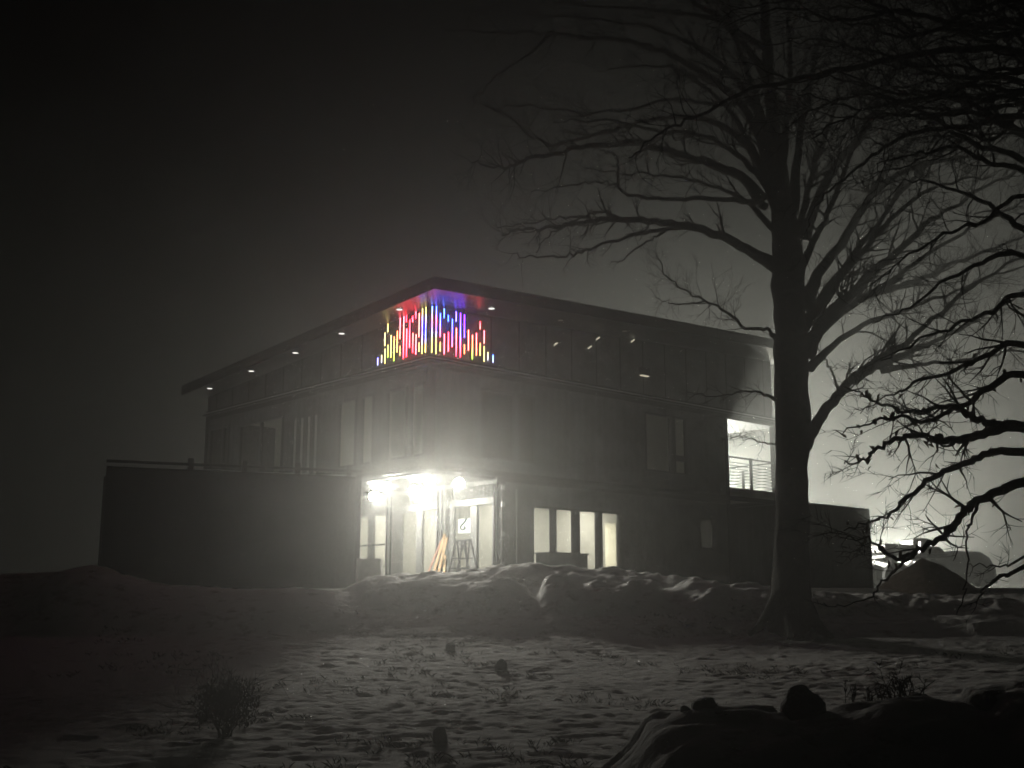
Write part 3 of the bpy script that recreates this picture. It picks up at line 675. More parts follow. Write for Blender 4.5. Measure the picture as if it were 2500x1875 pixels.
# counter and crate seen through the long wall's panes
ct = empty('counter', house_to_world(5.9, 1.2, 0.12), ANG); tag(ct, 'dark counter inside, seen through the middle panes of the long wall', 'counter')
MB().box(-0.7, 0.85, -0.3, 0.3, 0.0, 0.85).build('cabinet', 'trim', ct)
MB().box(-0.74, 0.89, -0.34, 0.34, 0.852, 0.89).build('worktop', 'trim', ct)
ct2 = empty('shelf_unit', house_to_world(4.75, 1.7, 0.12), ANG); tag(ct2, 'pale low shelf unit inside, behind the leftmost pane of the long wall', 'shelf unit')
MB().box(-0.3, 0.3, -0.2, 0.2, 0.0, 0.75).build('carcass', 'plaster', ct2)
MB().box(-0.33, 0.33, -0.22, 0.22, 0.752, 0.80).build('shelf_top', 'soffit', ct2)

# ------------------------------------------------------------------ yard lamp behind the house (its light fills the fog at the right)
def yard_lamp(px, py, Y, label, R_=0.17, power=1.0):
    lp = at(px, py, Y); hgt = lp.z - 2.25
    yl = empty('yard_lamp', (lp.x, lp.y, 2.25)); tag(yl, label, 'lamp post')
    MB().tube([(0, 0, -0.1), (0, 0, hgt + 0.1)], [0.07, 0.045], 12).build('pole', 'steel', yl)
    MB().box(-0.42, 0.42, -0.14, 0.14, hgt + 0.101, hgt + 0.22).build('lamp_head', 'trim', yl, bevel=0.02)
    prof = [(R_ * math.cos(math.pi / 2 * i / 5) + 0.003, -R_ * math.sin(math.pi / 2 * i / 5)) for i in range(6)]
    for sx in (-0.2, 0.2):
        MB().tube([(sx, 0, hgt + 0.10 + z) for r, z in prof], [r for r, z in prof], 16, cap=False).build('lamp_lens', 'rear_glow', yl, smooth=True)
    lamp('POINT', 'yard_light', REAR * power, (0.99, 1.0, 0.88), (0, -0.0, hgt - 0.32), yl, 0.14)
yard_lamp(1690, 1280, 60.0, 'bright yard lamp standing hidden behind the house')
yard_lamp(2205, 1408, 72.0, 'added unseen lamp behind the gravel heap, brightening the fog at the right', 0.12, 0.30)  # extra lamp added to spread the fog glow further right

# ------------------------------------------------------------------ trees
class Tree:
    def __init__(self, seed): self.r = random.Random(seed); self.tw = MB(); self.count = 0; self.dens = 1.0; self.thick = 0.85
    def twig(self, p, d, L, rad, lvl, droop=0.0):
        r = self.r; n = max(3, min(7, int(L / 0.16) + 2)); pts = [Vector(p)]; d = Vector(d).normalized()
        for i in range(n):
            d = (d + Vector((r.gauss(0, .16), r.gauss(0, .16), r.gauss(0, .16) + 0.05 - droop))).normalized()
            pts.append(pts[-1] + d * L / n)
        rd = [rad * (1 - 0.75 * i / n) for i in range(n + 1)]
        self.tw.tube(pts, rd, 5 if rad > 0.012 else 4 if rad > 0.007 else 3, cap=False); self.count += 1
        if lvl <= 0: return
        m = r.randint(2, 4) if lvl > 1 else r.randint(2, 5)
        for _ in range(m):
            k = r.uniform(0.25, 1.0); i = min(n - 1, int(k * n)); q = pts[i].lerp(pts[i + 1], k * n - i)
            dd = (pts[i + 1] - pts[i]).normalized(); ax = Vector((r.gauss(0, 1), r.gauss(0, 1), r.gauss(0, 1))).cross(dd)
            if ax.length < 1e-4: continue
            nd = Matrix.Rotation(r.uniform(0.45, 1.05), 3, ax.normalized()) @ dd
            self.twig(q, nd, L * r.uniform(0.45, 0.75), max(0.003, rd[i] * r.uniform(0.5, 0.72)), lvl - 1, droop)
    def limb(self, pts, r0, r1, parent, m, density=3.0, tl=0.8, lvl=2, droop=0.0, start=0.2, per=5, jit=0.05):
        P = spline(pts, per); n = len(P); r = self.r; r0 *= self.thick
        for i in range(1, n - 1): P[i] = P[i] + Vector((r.gauss(0, 1), r.gauss(0, 1), r.gauss(0, 1))) * jit * (0.35 + 0.65 * i / n) * 0.6
        rd = [(r0 + (r1 - r0) * (i / (n - 1)) ** 0.8) * (1 + 0.35 * max(0, 1 - i / 4)) for i in range(n)]
        mb = MB().tube(P, rd, 9 if r0 > 0.06 else 6); mb.build('limb', m, parent, smooth=True)
        Ltot = sum((P[i + 1] - P[i]).length for i in range(n - 1)); k = int(Ltot * density * self.dens)
        for _ in range(k):
            u = start + (1 - start) * r.random() ** 0.8; f = u * (n - 1); i = min(n - 2, int(f)); q = P[i].lerp(P[i + 1], f - i)
            dd = (P[i + 1] - P[i]).normalized(); ax = Vector((r.gauss(0, 1), r.gauss(0, 1), r.gauss(0, 1))).cross(dd)
            if ax.length < 1e-4: continue
            nd = Matrix.Rotation(r.uniform(0.5, 1.15), 3, ax.normalized()) @ dd
            self.twig(q, nd, tl * r.uniform(0.4, 1.25) * (1.15 - 0.4 * u), max(0.005, min(0.03, rd[i] * r.uniform(0.3, 0.55))), lvl, droop)
        return P
TY = 22.0
def tp(lst, y0, y1):
    n = len(lst); return [at(x, y, y0 + (y1 - y0) * i / (n - 1)) for i, (x, y) in enumerate(lst)]
tree = empty('bare_tree', (at(1925, 1540, TY).x, TY, at(1925, 1540, TY).z)); tree_root = tree
tag(tree, 'big bare deciduous tree with wide spreading limbs standing before the balcony', 'tree')
TR = Tree(11); TR.dens = 2.5
holder_inv = Matrix.Translation(-tree.location)
def rel(pts, o): return [Vector(p) - o.location for p in pts]
trunk_px = [(1926, 1560), (1927, 1525), (1929, 1480), (1931, 1400), (1934, 1250), (1933, 1100), (1933, 980), (1930, 850), (1926, 720), (1920, 600), (1905, 480), (1893, 360), (1882, 240), (1872, 110), (1866, -40), (1862, -200)]
trunk_w = [120, 104, 96, 90, 80, 80, 88, 84, 82, 76, 54, 42, 34, 28, 22, 16]
TP = rel([at(x, y, TY) for x, y in trunk_px], tree)
tb = MB()
TPs = spline(TP, 10); ws = np.interp(np.linspace(0, len(trunk_w) - 1, len(TPs)), range(len(trunk_w)), trunk_w)
tb.tube(TPs, [w / 2 / F * TY * 0.98 for w in ws], 40)
tb.v = [tuple(Vector(p) * 1.0 + Vector((mnoise.noise(Vector(p) * 2.2), mnoise.noise(Vector(p) * 2.2 + Vector((9, 0, 0))), 0)) * 0.06 + Vector((mnoise.noise(Vector((p[0] * 16, p[1] * 16, p[2] * 2.5))), mnoise.noise(Vector((p[0] * 16 + 7, p[1] * 16, p[2] * 2.5))), 0)) * 0.02) for p in tb.v]
tb.build('trunk', 'bark', tree, smooth=True)
for (x, y, L_) in ((1905, 1490, -1), (1958, 1500, 1), (1930, 1505, 0)):      # root flare
    p0 = at(x, y - 40, TY - 0.1); p1 = at(x + L_ * 40, y + 28, TY - 0.5); p2 = at(x + L_ * 75, y + 58, TY - 0.8)
    MB().tube(rel(spline([p0, p1, p2], 5), tree), np.linspace(0.15, 0.05, 11), 10).build('root', 'bark', tree, smooth=True)
def TL(px, y1, r0, r1, **k):
    return TR.limb(rel(tp(px, TY, TY + y1), tree), r0, r1, tree, 'bark', **k)
# left limbs
TL([(1895, 650), (1821, 607), (1758, 576), (1670, 551), (1581, 540), (1505, 537), (1440, 543), (1360, 552), (1283, 560), (1225, 575)], -1.5, .135, .018, density=2.2, tl=.7)
TL([(1670, 553), (1600, 565), (1543, 574), (1454, 603), (1400, 620), (1353, 627), (1300, 627), (1250, 620)], -2.0, .055, .012, density=1.6, tl=.5, lvl=1)
TL([(1625, 562), (1590, 585), (1545, 612), (1515, 637), (1495, 642)], 1.0, .03, .008, density=1.0, tl=.3, lvl=1)
TL([(1520, 537), (1473, 516), (1416, 532), (1366, 560), (1330, 585), (1309, 617)], -1.2, .04, .01, density=1.5, tl=.4, lvl=1)
TL([(1440, 530), (1380, 530), (1300, 545), (1214, 557)], -1.0, .035, .01, density=2, tl=.5, lvl=1)
TL([(1870, 505), (1828, 491), (1733, 486), (1638, 487), (1568, 481), (1515, 466), (1503, 448), (1440, 446), (1378, 456), (1296, 469)], 1.2, .075, .012, density=1.6, tl=.6)
TL([(1508, 455), (1508, 405), (1500, 378), (1480, 369), (1450, 367)], -.5, .035, .01, density=1.5, tl=.3, lvl=1)
TL([(1862, 490), (1809, 432), (1745, 404), (1670, 380), (1594, 358), (1543, 345), (1416, 361), (1321, 382), (1258, 403), (1214, 406), (1150, 399)], -2.5, .13, .016, density=2.4, tl=.8)
TL([(1870, 430), (1815, 345), (1760, 305), (1670, 285), (1560, 300), (1450, 330), (1330, 350), (1250, 290), (1180, 250)], 2.0, .11, .014, density=2.4, tl=.8)
TL([(1885, 400), (1838, 300), (1800, 240), (1733, 190), (1638, 135), (1543, 101), (1416, 89), (1321, 76), (1195, 82), (1080, 70)], -2.8, .11, .016, density=2.2, tl=.8)
TL([(1345, 80), (1290, 133), (1214, 184), (1170, 234), (1150, 260)], -.6, .035, .01, density=1.6, tl=.5, lvl=1)
TL([(1830, 250), (1740, 255), (1640, 240), (1540, 265), (1400, 275), (1300, 255), (1200, 270)], 1.8, .06, .012, density=2.8, tl=.8)
TL([(1880, 200), (1796, 80), (1701, 10), (1600, -40), (1450, -80)], -1.6, .09, .02, density=2.4, tl=.9)
TL([(1872, 120), (1750, 50), (1600, 25), (1450, 15), (1300, -5), (1180, 20)], 1.5, .07, .015, density=2.4, tl=.8)
TL([(1893, 826), (1872, 805), (1820, 799), (1771, 759), (1720, 734), (1670, 709), (1625, 665), (1603, 625)], -1.4, .05, .008, density=4.0, tl=.6)
TL([(1720, 734), (1670, 742), (1630, 738), (1600, 725)], -.3, .02, .006, density=4, tl=.4, lvl=1)
TL([(1893, 975), (1860, 960), (1820, 955), (1760, 965), (1700, 962)], -2.2, .035, .007, density=2.6, tl=.5, lvl=1)
TL([(1893, 1085), (1850, 1078), (1815, 1070), (1785, 1060)], -1.8, .016, .004, density=5, tl=.35, lvl=1)
# right limbs
TL([(1962, 1085), (1985, 1048), (2025, 990), (2068, 938), (2113, 902), (2165, 865), (2215, 836), (2317, 746), (2407, 678), (2520, 610)], -2.0, 0.156, 0.020, density=2.6, tl=.8)
TL([(2085, 925), (2125, 905), (2200, 868), (2300, 825), (2400, 770), (2520, 700)], 1.8, 0.112, 0.020, density=2.6, tl=.8)
TL([(2150, 905), (2242, 890), (2350, 878), (2450, 860), (2540, 850)], -1.0, 0.062, 0.014, density=2.8, tl=.7)
TL([(2050, 955), (2035, 920), (2022, 890), (2010, 870)], -.8, 0.037, 0.010, density=3, tl=.4, lvl=1)
TL([(1965, 870), (2011, 778), (2068, 728), (2138, 658), (2214, 595), (2271, 538), (2366, 481), (2480, 420)], -1.6, 0.163, 0.020, density=2.6, tl=.9)
TL([(1972, 850), (2010, 800), (2060, 745), (2144, 715), (2239, 684), (2334, 639), (2429, 608), (2530, 560)], 2.4, 0.125, 0.020, density=2.6, tl=.8)
TL([(1965, 745), (2005, 658), (2062, 582), (2113, 500), (2151, 430), (2201, 367), (2271, 304), (2340, 230)], 2.2, 0.150, 0.020, density=2.6, tl=.9)
TL([(2125, 475), (2208, 420), (2303, 392), (2397, 380), (2500, 370)], -.8, 0.088, 0.015, density=2.6, tl=.8)
TL([(1962, 585), (1999, 481), (2049, 392), (2113, 316), (2144, 253), (2190, 150), (2240, 40)], -1.2, 0.125, 0.020, density=2.6, tl=.9)
TL([(1935, 520), (1951, 348), (1967, 253), (1986, 158), (2018, 63), (2060, -60)], 1.4, 0.112, 0.020, density=2.4, tl=.9)
TL([(1890, 380), (1850, 250), (1810, 130), (1760, 0), (1720, -120)], 1.0, 0.106, 0.020, density=2.4, tl=.9)
TL([(1905, 420), (1920, 300), (1930, 170), (1925, 50), (1930, -90)], -1.4, 0.100, 0.020, density=2.4, tl=.9)
TL([(1980, 790), (2040, 690), (2100, 620), (2190, 520), (2300, 450), (2420, 430)], -2.6, 0.112, 0.015, density=2.6, tl=.8)
# further leaders and fans of the crown
for px, y1, r0 in [([(1915, 610), (1880, 480), (1835, 360), (1770, 260), (1690, 190), (1600, 160), (1480, 170)], -1.0, .10), ([(1920, 620), (1895, 500), (1862, 380), (1838, 240), (1800, 90), (1770, -60)], 1.6, .11),
                   ([(1935, 640), (1960, 520), (1985, 410), (2030, 290), (2060, 160), (2070, 20)], 1.2, .11), ([(1940, 690), (1985, 590), (2030, 500), (2075, 380), (2105, 250), (2100, 110)], -1.8, .10),
                   ([(1962, 800), (2030, 690), (2110, 590), (2200, 470), (2290, 380), (2400, 300)], 1.0, .11), ([(1970, 830), (2060, 760), (2170, 690), (2280, 610), (2400, 540), (2520, 480)], -2.2, .10),
                   ([(1975, 900), (2050, 830), (2150, 775), (2260, 740), (2380, 690), (2500, 650)], .8, .09), ([(1890, 560), (1820, 490), (1740, 455), (1640, 430), (1540, 425), (1430, 410)], 2.4, .07),
                   ([(1885, 470), (1815, 390), (1720, 330), (1600, 320), (1480, 290), (1350, 300)], -1.8, .08), ([(1880, 330), (1800, 200), (1690, 110), (1560, 60), (1400, 40), (1250, 30)], .6, .08)]:
    TL(px, y1, r0, .014, density=2.6, tl=.9)
tw = TR.tw.build('twigs', 'bark', tree); tw['kind'] = 'stuff'

# the near oak: trunk just outside the picture, dark limbs reaching in
OY = 11.0
ox = at(2790, 1500, OY).x
oak = empty('oak_tree', (ox, OY, ground_z(ox, OY) - 0.05)); tag(oak, 'near dark oak whose leafy drooping branches reach in from beyond the picture', 'tree')
OK = Tree(23)
tz = [-0.1, 0.5, 1.5, 3.0, 4.5, 6.0, 7.6, 9.2]
MB().tube(spline([(0.03 * math.sin(i), 0.05 * math.cos(i * 1.3), z) for i, z in enumerate(tz)], 4), np.interp(np.linspace(0, 7, 29), range(8), [.46, .36, .32, .30, .27, .22, .16, .08]), 18).build('trunk', 'bark2', oak, smooth=True)
def OL(px, y1, r0, r1, stub=None, **k):
    P = rel(tp(px, OY, OY + y1), oak)
    if stub is not None: P = [Vector((0, 0, P[0].z + stub))] + P
    k.setdefault('jit', 0.03)
    return OK.limb(P, r0, r1, oak, 'bark2', **k)
D = dict(density=4.2, tl=.45, droop=0.05)
oakP = []
oakP += OL([(2500, 1043), (2441, 1045), (2387, 1063), (2315, 1074), (2279, 1067), (2224, 1063), (2170, 1081), (2134, 1103), (2098, 1128), (2062, 1132)], -.8, .075, .006, -.3, **D)
oakP += OL([(2500, 1049), (2423, 1034), (2369, 1016), (2344, 995), (2297, 991), (2242, 1009), (2206, 1006), (2152, 987), (2098, 962), (2062, 944)], .9, .06, .006, -.25, **D)
oakP += OL([(2500, 1103), (2423, 1103), (2369, 1125), (2315, 1147), (2261, 1175), (2224, 1204), (2199, 1230), (2163, 1259), (2116, 1277), (2060, 1296)], .3, .06, .006, .0, **D)
oakP += OL([(2500, 1175), (2441, 1197), (2387, 1222), (2351, 1255), (2315, 1298), (2279, 1324), (2235, 1349), (2188, 1367), (2152, 1338), (2116, 1320), (2066, 1312)], -.7, .07, .006, .3, **D)
OL([(2235, 1349), (2199, 1382), (2163, 1414), (2134, 1447), (2080, 1475), (2010, 1472)], -.4, .02, .004, density=2.6, tl=.3, lvl=1)
OL([(2387, 1225), (2373, 1266), (2362, 1302), (2360, 1374), (2355, 1447), (2335, 1500)], .1, .018, .005, density=1.5, tl=.25, lvl=1)
OL([(2500, 1385), (2441, 1407), (2405, 1443), (2380, 1470)], -.2, .035, .006, .5, density=3.5, tl=.3, lvl=1)
OL([(2500, 1360), (2450, 1378), (2410, 1382), (2360, 1377)], .3, .02, .004, .5, density=3, tl=.25, lvl=1)
oakP += OL([(2500, 915), (2423, 944), (2369, 977), (2315, 1005), (2250, 1030), (2190, 1020), (2120, 1040), (2040, 1050)], -.9, .055, .005, -.4, **D)
oakP += OL([(2500, 840), (2420, 860), (2330, 900), (2240, 930), (2180, 960), (2100, 1010)], .6, .05, .005, -.4, **D)
OL([(2500, 720), (2420, 760), (2330, 790), (2230, 840), (2150, 880)], -.5, .045, .005, -.4, **D)
OL([(2500, 620), (2400, 640), (2300, 690), (2220, 750), (2130, 790)], .8, .045, .005, -.4, **D)
OL([(2500, 480), (2400, 540), (2300, 570), (2200, 640), (2120, 700)], -.8, .04, .005, -.4, **D)
OL([(2500, 290), (2380, 305), (2243, 321), (2159, 363), (2074, 422), (2002, 489), (1970, 560)], .5, .05, .005, -.5, **D)
OL([(2500, 130), (2300, 125), (2100, 160), (1960, 190), (1831, 219), (1725, 274), (1641, 308), (1577, 350), (1535, 385)], -.6, .055, .006, -.6, density=3.0, tl=.45)
D2 = dict(density=4.6, tl=.6)
for i, (pts, y1) in enumerate([([(2500, 390), (2380, 350), (2250, 270), (2120, 230), (2000, 260), (1900, 330)], 1.0), ([(2500, 60), (2350, 60), (2200, 30), (2050, 50), (1920, 20), (1780, 60)], -1.0),
                              ([(2500, 200), (2400, 190), (2280, 180), (2150, 130), (2000, 100), (1880, 110)], 1.4), ([(2500, 250), (2400, 240), (2250, 240), (2100, 270), (1980, 340)], -1.4),
                              ([(2500, 0), (2400, -20), (2250, -30), (2100, 0), (1950, -40)], .4), ([(2500, 330), (2420, 290), (2330, 200), (2230, 110), (2150, 20)], .2),
                              ([(2500, 560), (2430, 510), (2350, 470), (2260, 440), (2180, 450)], 1.2), ([(2500, 420), (2420, 400), (2330, 360), (2230, 380), (2140, 400)], -1.0)]):
    OL(pts, y1, .05, .006, -.5, **D2)
rr = random.Random(77)
for i in range(30):      # dense dark canopy above
    x, y = 2600, rr.uniform(-120, 330); pts = [(x, y)]; dx = rr.uniform(75, 125)
    for _ in range(rr.randint(4, 7)): x -= dx; y += rr.gauss(-6, 38); pts.append((x, y))
    OL(pts, rr.uniform(-1.8, 2.2), rr.uniform(.025, .05), .005, rr.uniform(-.8, -.2), density=5.0, tl=.65, lvl=2)
for i in range(11):      # limbs on the far side of the trunk
    z0 = 2.6 + 0.55 * i; an = rr.uniform(-1.5, 1.5); L_ = rr.uniform(2.2, 3.6); c_, s_ = math.cos(an), math.sin(an)
    OK.limb([(0, 0, z0), (0.3 * L_ * c_, 0.3 * L_ * s_, z0 + 0.35), (0.65 * L_ * c_, 0.65 * L_ * s_ + 0.2, z0 + 0.6), (L_ * c_, L_ * s_, z0 + 0.5)], .08, .008, oak, 'bark2', density=3.0, tl=.6, lvl=2)
tw = OK.tw.build('twigs', 'bark2', oak); tw['kind'] = 'stuff'
# a few clinging dead leaves
lf = MB(); r = random.Random(3)
for _ in range(120):
    p = Vector(r.choice(oakP)) + Vector((r.gauss(0, .045), r.gauss(0, .045), r.gauss(0, .03) - 0.035)); s = r.uniform(0.03, 0.06)
    Rm = Matrix.Rotation(r.uniform(0, 6.28), 3, 'Z') @ Matrix.Rotation(r.gauss(1.1, .5), 3, 'X')
    sh = [(0, 0, 0), (.35, .45, .1), (.28, .8, .22), (.42, 1.1, .1), (.12, 1.7, -.25), (-.4, 1.15, .15), (-.25, .8, .2), (-.38, .4, .05)]
    lf.add([p + Rm @ (Vector(q) * s) for q in sh], [(0, 1, 2), (0, 2, 3, 4), (0, 4, 5, 6), (0, 6, 7)])
lo = lf.build('leaves', 'leaf', oak); lo['kind'] = 'stuff'

# ------------------------------------------------------------------ stones, shrub, weeds, heap
def stone(label, px0, px1, py0, py1, Y, seed, squash=(1, 1, 1), m='rock', cat='stone', group=None, sink=0.12):
    a = at(px0, py1, Y); b = at(px1, py0, Y); w = (b.x - a.x) / 2; h = b.z - a.z
    bm = bmesh.new(); bmesh.ops.create_icosphere(bm, subdivisions=4, radius=1.0)
    rr = random.Random(seed); off = Vector((rr.uniform(0, 50), rr.uniform(0, 50), 0))
    for v in bm.verts:
        p = v.co.copy(); q = p + off
        d_ = 1 + 0.22 * mnoise.noise(q * 1.1) + 0.09 * mnoise.noise(q * 2.7) + 0.03 * mnoise.noise(q * 7)
        p = Vector([math.copysign(abs(c) ** 0.8, c) for c in p]) * d_
        v.co = Vector((p.x * w, p.y * w * 0.8 * squash[1], p.z * (h / 2 + sink / 2)))
    me = bpy.data.meshes.new('boulder'); bm.to_mesh(me); bm.free(); me.shade_smooth(); me.materials.append(M[m])
    o = bpy.data.objects.new('boulder', me); COL.objects.link(o); o.location = ((a.x + b.x) / 2, Y, a.z + h / 2 - sink / 2)
    tag(o, label, cat, group); return o
G1 = 'boulders on the dark bank'
stone('rounded boulder sitting highest on the dark foreground bank', 1903, 2010, 1678, 1775, 7.2, 1, group=G1)
stone('small blunt boulder on the left end of the dark foreground bank', 1688, 1760, 1704, 1752, 7.2, 2, group=G1)
stone('tiny stone touching the left side of the small blunt boulder', 1658, 1690, 1724, 1756, 7.15, 3, group=G1)
stone('wide flat slab stone on the bank between the two round boulders', 1720, 1900, 1732, 1790, 7.05, 4, group=G1)
stone('low broad boulder on the bank behind the dry weeds', 2205, 2275, 1690, 1760, 7.25, 5, group=G1)
stone('big humped boulder at the far right end of the foreground bank', 2355, 2510, 1690, 1800, 7.0, 6, group=G1)
def snow_rock(label, px, py, w, h, Y, seed):
    gz = ground_z(at(px, py, Y).x, Y)
    pz = CY - 0
    return stone(label, px - w / 2, px + w / 2, py - h, py, Y, seed, group='stones poking out of the snow', sink=0.08)
def ydepth(px, py):
    lo_, hi_ = 6.0, 24.0
    for i in range(400):
        Y = 6.0 + 18.0 * i / 400; p = at(px, py, Y)
        if p.z < ground_z(p.x, p.y): return Y
    return 20.0
snow_rock('dark upright stone in the snow at the bottom centre', 1075, 1812, 34, 38, ydepth(1075, 1815), 8)
snow_rock('dark stone in the snow below the middle of the berm', 1224, 1638, 30, 28, ydepth(1224, 1640), 9)
snow_rock('pair of dark lumps in the snow, the one nearer the berm foot', 1100, 1590, 26, 22, ydepth(1100, 1590), 10)

def shrub(label, px, py_base, wpx, hpx, Y, seed):
    rr = random.Random(seed); b = at(px, py_base, Y); b.z = ground_z(b.x, Y) - 0.02; w = wpx / F * Y; h = hpx / F * Y
    o = empty('shrub', b); tag(o, label, 'shrub')
    T = Tree(seed); st = MB()
    for i in range(26):
        a = rr.uniform(0, 6.28); k = rr.uniform(0.2, 1.0)
        d = Vector((math.cos(a) * k * w * 0.5, math.sin(a) * k * w * 0.5, h * rr.uniform(0.55, 0.95)))
        T.twig((rr.gauss(0, .04), rr.gauss(0, .04), 0), d, d.length * 0.95, 0.007, 2)
    for i in range(4): st.tube([(0, 0, -0.05), (rr.gauss(0, .03), rr.gauss(0, .03), 0.12)], [0.014, 0.01], 6)
    st.build('stem', 'weed', o); tw_ = T.tw.build('twigs', 'weed', o); tw_['kind'] = 'stuff'
    lv = MB()
    for i in range(2600):
        a = rr.uniform(0, 6.28); c_ = rr.uniform(-0.7, 1); q = rr.random() ** 0.4; sq_ = math.sqrt(1 - c_ * c_)
        p = Vector((math.cos(a) * sq_ * w * 0.5 * q, math.sin(a) * sq_ * w * 0.5 * q, h * 0.52 + c_ * h * 0.48 * q)) * (1 + 0.25 * mnoise.noise((math.cos(a) * 2, math.sin(a) * 2, c_ * 2 + seed)))
        s = rr.uniform(0.012, 0.026); Rm = Matrix.Rotation(rr.uniform(0, 6.28), 3, 'Z') @ Matrix.Rotation(rr.uniform(0, 3.1), 3, 'X')
        lv.add([p + Rm @ Vector(v_) * s for v_ in ((0, -1, 0), (.5, 0, .1), (0, 1, 0), (-.5, 0, .1))], [(0, 1, 2, 3)])
    lo = lv.build('leaves', 'leaf', o); lo['kind'] = 'stuff'
    return o
shrub('dark rounded shrub in the unlit snow at the lower left', 548, 1800, 160, 145, ydepth(548, 1800), 31)

def weed(label, px, hpx, seed, Y=7.2):
    b = at(px, 1730, Y); b.z = ground_z(b.x, Y) - 0.01; o = empty('dry_weed', b); tag(o, label, 'weed', 'dry weeds on the bank')
    rr = random.Random(seed); T = Tree(seed); h = 0.62 * hpx / F * Y; st = MB()
    for i in range(4):
        d = Vector((rr.gauss(0, .22), rr.gauss(0, .22), 1)); T.twig((rr.gauss(0, .02), rr.gauss(0, .02), 0.0), d, h * rr.uniform(.5, 1.0), 0.0035, 2)
    st.tube([(0, 0, -0.02), (rr.gauss(0, .02), 0, h * 0.55), (rr.gauss(0, .04), 0, h)], [0.005, 0.004, 0.002], 5)
    st.build('stalk', 'weed', o); tw_ = T.tw.build('twigs', 'weed', o); tw_['kind'] = 'stuff'
weed('single thin dry weed on the bank right of the round boulder', 2078, 70, 41)
for i, (px, h) in enumerate([(2160, 60), (2183, 95), (2198, 110), (2216, 80), (2236, 70), (2130, 45)]):
    weed(('low dry weed between the tuft and the single thin weed', 'tall dry weed at the middle of the tuft, left of the tallest', 'tallest dry weed of the tuft on the bank',
          'dry weed of the tuft just right of the tallest', 'dry weed at the right end of the tuft by the low broad boulder', 'shortest dry weed on the bank, left of the tuft')[i], px, h, 50 + i)

# dead grass blades and clods poking through the snow
gr = MB(); rr = random.Random(91); cand = []
gxs = np.array([rr.uniform(-7.5, 11) for _ in range(5200)]); gys = np.array([7.5 + 16 * rr.random() ** 1.1 for _ in range(5200)])
dn_ = vnoise(gxs, gys, 1.6, 61) + 0.6 * vnoise(gxs, gys, 0.5, 62); gzs = height(gxs, gys)
for x, y, z, q in zip(gxs, gys, gzs, dn_):
    if q < 0.24: continue
    for _ in range(rr.randint(3, 7)):
        h_ = rr.uniform(0.02, 0.065); bx, by = x + rr.gauss(0, .03), y + rr.gauss(0, .03); lx, ly = rr.gauss(0, .045), rr.gauss(0, .045); a_ = rr.uniform(0, 3.14); w_ = 0.0035
        gr.add([(bx - w_ * math.cos(a_), by - w_ * math.sin(a_), z - 0.02), (bx + w_ * math.cos(a_), by + w_ * math.sin(a_), z - 0.02), (bx + lx * .5 + w_ * .7, by + ly * .5, z + h_ * .65), (bx + lx, by + ly, z + h_)], [(0, 1, 2), (0, 2, 3)])
go = gr.build('grass', 'weed'); tag(go, 'dead grass blades poking through the snow', 'grass', None, 'stuff')

# gravel heap right of the tree
def heap(name, label, px_c, py_top, px_l, px_r, Y, m, seed, cat):
    top = at(px_c, py_top, Y); l = at(px_l, py_top, Y).x; rgt = at(px_r, py_top, Y).x
    gz = 2.0; v = []; f = []; NR, NA = 34, 72
    for i in range(NR + 1):
        q = i / NR
        for j in range(NA):
            a = 2 * math.pi * j / NA; ca, sa = math.cos(a), math.sin(a)
            R_ = (rgt - top.x if ca > 0 else top.x - l); R2 = 2.4
            rad = 1.0 / math.sqrt((ca / R_) ** 2 + (sa / R2) ** 2) * q
            x, y = top.x + ca * rad, Y + sa * rad
            z = gz - 0.4 + (top.z - gz + 0.4) * max(0, 1 - q ** 1.15) ** 1.05
            n_ = Vector((x * 1.5 + seed, y * 1.5, 0)); z += (0.10 * mnoise.noise(n_) + 0.05 * mnoise.noise(n_ * 3) + 0.03 * mnoise.noise(n_ * 8)) * min(1, 3 * q) * (1 - q * 0.3)
            v.append((x - top.x, y - Y, z - gz))
    for i in range(NR):
        for j in range(NA): f.append((i * NA + j, i * NA + (j + 1) % NA, (i + 1) * NA + (j + 1) % NA, (i + 1) * NA + j))
    mb = MB().add(v, f); o = mb.build(name, m, None, smooth=True); o.location = (top.x, Y, gz); tag(o, label, cat)
    return o
heap('gravel_heap', 'dark pointed gravel heap at the right, before the parked vehicles', 2252, 1362, 2080, 2440, 28.5, 'gravel', 3, 'heap')

# ------------------------------------------------------------------ hazy vehicles beyond the heap
def wheel(parent, x, y, z, r, w):
    t_ = MB().tube([(x, y - w / 2, z), (x, y - w / 2 + 0.03, z), (x, y + w / 2 - 0.03, z), (x, y + w / 2, z)], [r * .9, r, r, r * .9], 20).build('tyre', 'rubber', parent)
    MB().tube([(x, y - w / 2 - 0.01, z), (x, y + w / 2 + 0.01, z)], [r * .55, r * .55], 16).build('rim', 'steel', t_)
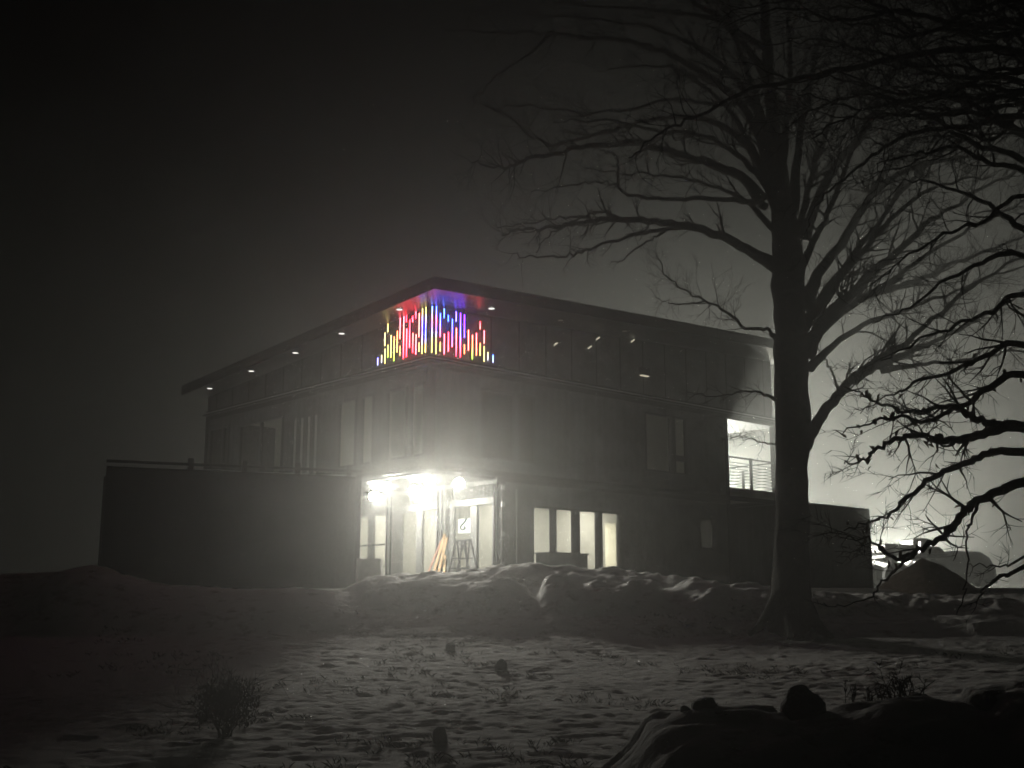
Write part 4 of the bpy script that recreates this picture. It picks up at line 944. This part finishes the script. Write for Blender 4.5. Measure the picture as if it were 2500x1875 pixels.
# flatbed work machine
m0 = at(2133, 1362, 44.0); m1 = at(2290, 1362, 44.0)
mc = empty('work_machine', ((m0.x + m1.x) / 2, 44.0, 2.28), 0.12); tag(mc, 'hazy flat-bodied work machine behind the gravel heap', 'machine')
Lh = (m1.x - m0.x) / 2; zb_ = at(2200, 1366, 44).z - 2.28; zt_ = at(2200, 1330, 44).z - 2.28
MB().box(-Lh, Lh, -0.9, 0.9, zb_, zb_ + 0.18).build('chassis', 'black_metal', mc, bevel=0.03)
MB().add([(-Lh, -0.95, zb_ + .181), (Lh - .05, -0.95, zb_ + .181), (Lh - .05, .95, zb_ + .181), (-Lh, .95, zb_ + .181), (-Lh, -0.95, zt_), (Lh * .75, -.95, zt_ - .12), (Lh * .75, .95, zt_ - .12), (-Lh, .95, zt_)],
         [(0, 3, 2, 1), (4, 5, 6, 7), (0, 1, 5, 4), (1, 2, 6, 5), (2, 3, 7, 6), (3, 0, 4, 7)]).build('body', 'machine', mc, bevel=0.06)
MB().box(Lh * 0.05, Lh * 0.55, -0.6, 0.6, zt_ - 0.08, zt_ + 0.22).build('cab_roof', 'machine', mc, bevel=0.06)
MB().tube([(0.06, -0.97, zt_ - .35), (0.1, -0.99, zt_ + .06)], [0.035, 0.045], 8).build('marker_lamp', 'marker_glow', mc)
for x in (-Lh * .65, Lh * .6):
    for y in (-0.85, 0.85): wheel(mc, x, y, 0.52, 0.52, 0.32)
for x in (-Lh * .65, Lh * .6): MB().box(x - .1, x + .1, -.7, .7, 0.42, zb_ - 0.002).build('axle_stand', 'black_metal', mc)
# parked van-like car
c0 = at(2372, 1425, 50.0)
car = empty('parked_car', (c0.x - 1.3, 50.0, 2.3), 0.25); tag(car, 'hazy parked car with rounded roof at the right edge of the gravel heap', 'car')
sec = [(-2.1, .35), (-2.15, .8), (-1.95, .98), (-1.2, 1.05), (-.55, 1.62), (.3, 1.76), (1.55, 1.74), (1.95, 1.5), (2.12, 1.0), (2.15, .4)]
def hull(sec, w0, w1, z_split):
    v = []; f = []
    for y in (-1, 1):
        for x, z in sec: v.append((x, y * (w0 if z < z_split else w0 + (w1 - w0) * (z - z_split) / 0.75), z))
    n = len(sec); f.append(tuple(range(n))); f.append(tuple(range(2 * n - 1, n - 1, -1)))
    for i in range(n): j = (i + 1) % n; f.append((j, i, n + i, n + j))
    return MB().add(v, f)
hull(sec, 0.88, 0.66, 1.0).build('body', 'car_paint', car, bevel=0.06)
for y in (-1, 1):
    MB().add([(-.9, y * .875, 1.07), (-.45, y * .75, 1.54), (.45, y * .74, 1.62), (.45, y * .875, 1.07)], [(0, 1, 2, 3)]).build('side_window', 'dark_glass', car)
    MB().add([(.55, y * .875, 1.07), (.55, y * .74, 1.62), (1.5, y * .75, 1.6), (1.8, y * .875, 1.07)], [(0, 1, 2, 3)]).build('side_window', 'dark_glass', car)
    MB().box(-2.17, -2.12, y * .62 - .16, y * .62 + .16, .7, .86).build('headlight', 'steel', car)
    for x in (-1.35, 1.35): wheel(car, x, y * 0.8, 0.34, 0.34, 0.22)

# ------------------------------------------------------------------ the fog
hz = MB().box(-158, 158, -36, 156, -1.2, 17.5).build('haze', 'snow'); hz.data.materials.clear()
hm = bpy.data.materials.new('fog'); hm.use_nodes = True; nt = hm.node_tree; nt.nodes.clear()
o_ = nt.nodes.new('ShaderNodeOutputMaterial'); pv = nt.nodes.new('ShaderNodeVolumePrincipled')
pv.inputs['Color'].default_value = (0.93, 0.927, 0.90, 1); pv.inputs['Density'].default_value = FOG; pv.inputs['Anisotropy'].default_value = FOG_G
nt.links.new(pv.outputs[0], o_.inputs['Volume'])
hm.cycles.volume_sampling = 'EQUIANGULAR'
hz.data.materials.append(hm); tag(hz, 'thick night fog filling the yard', None, None, 'stuff')
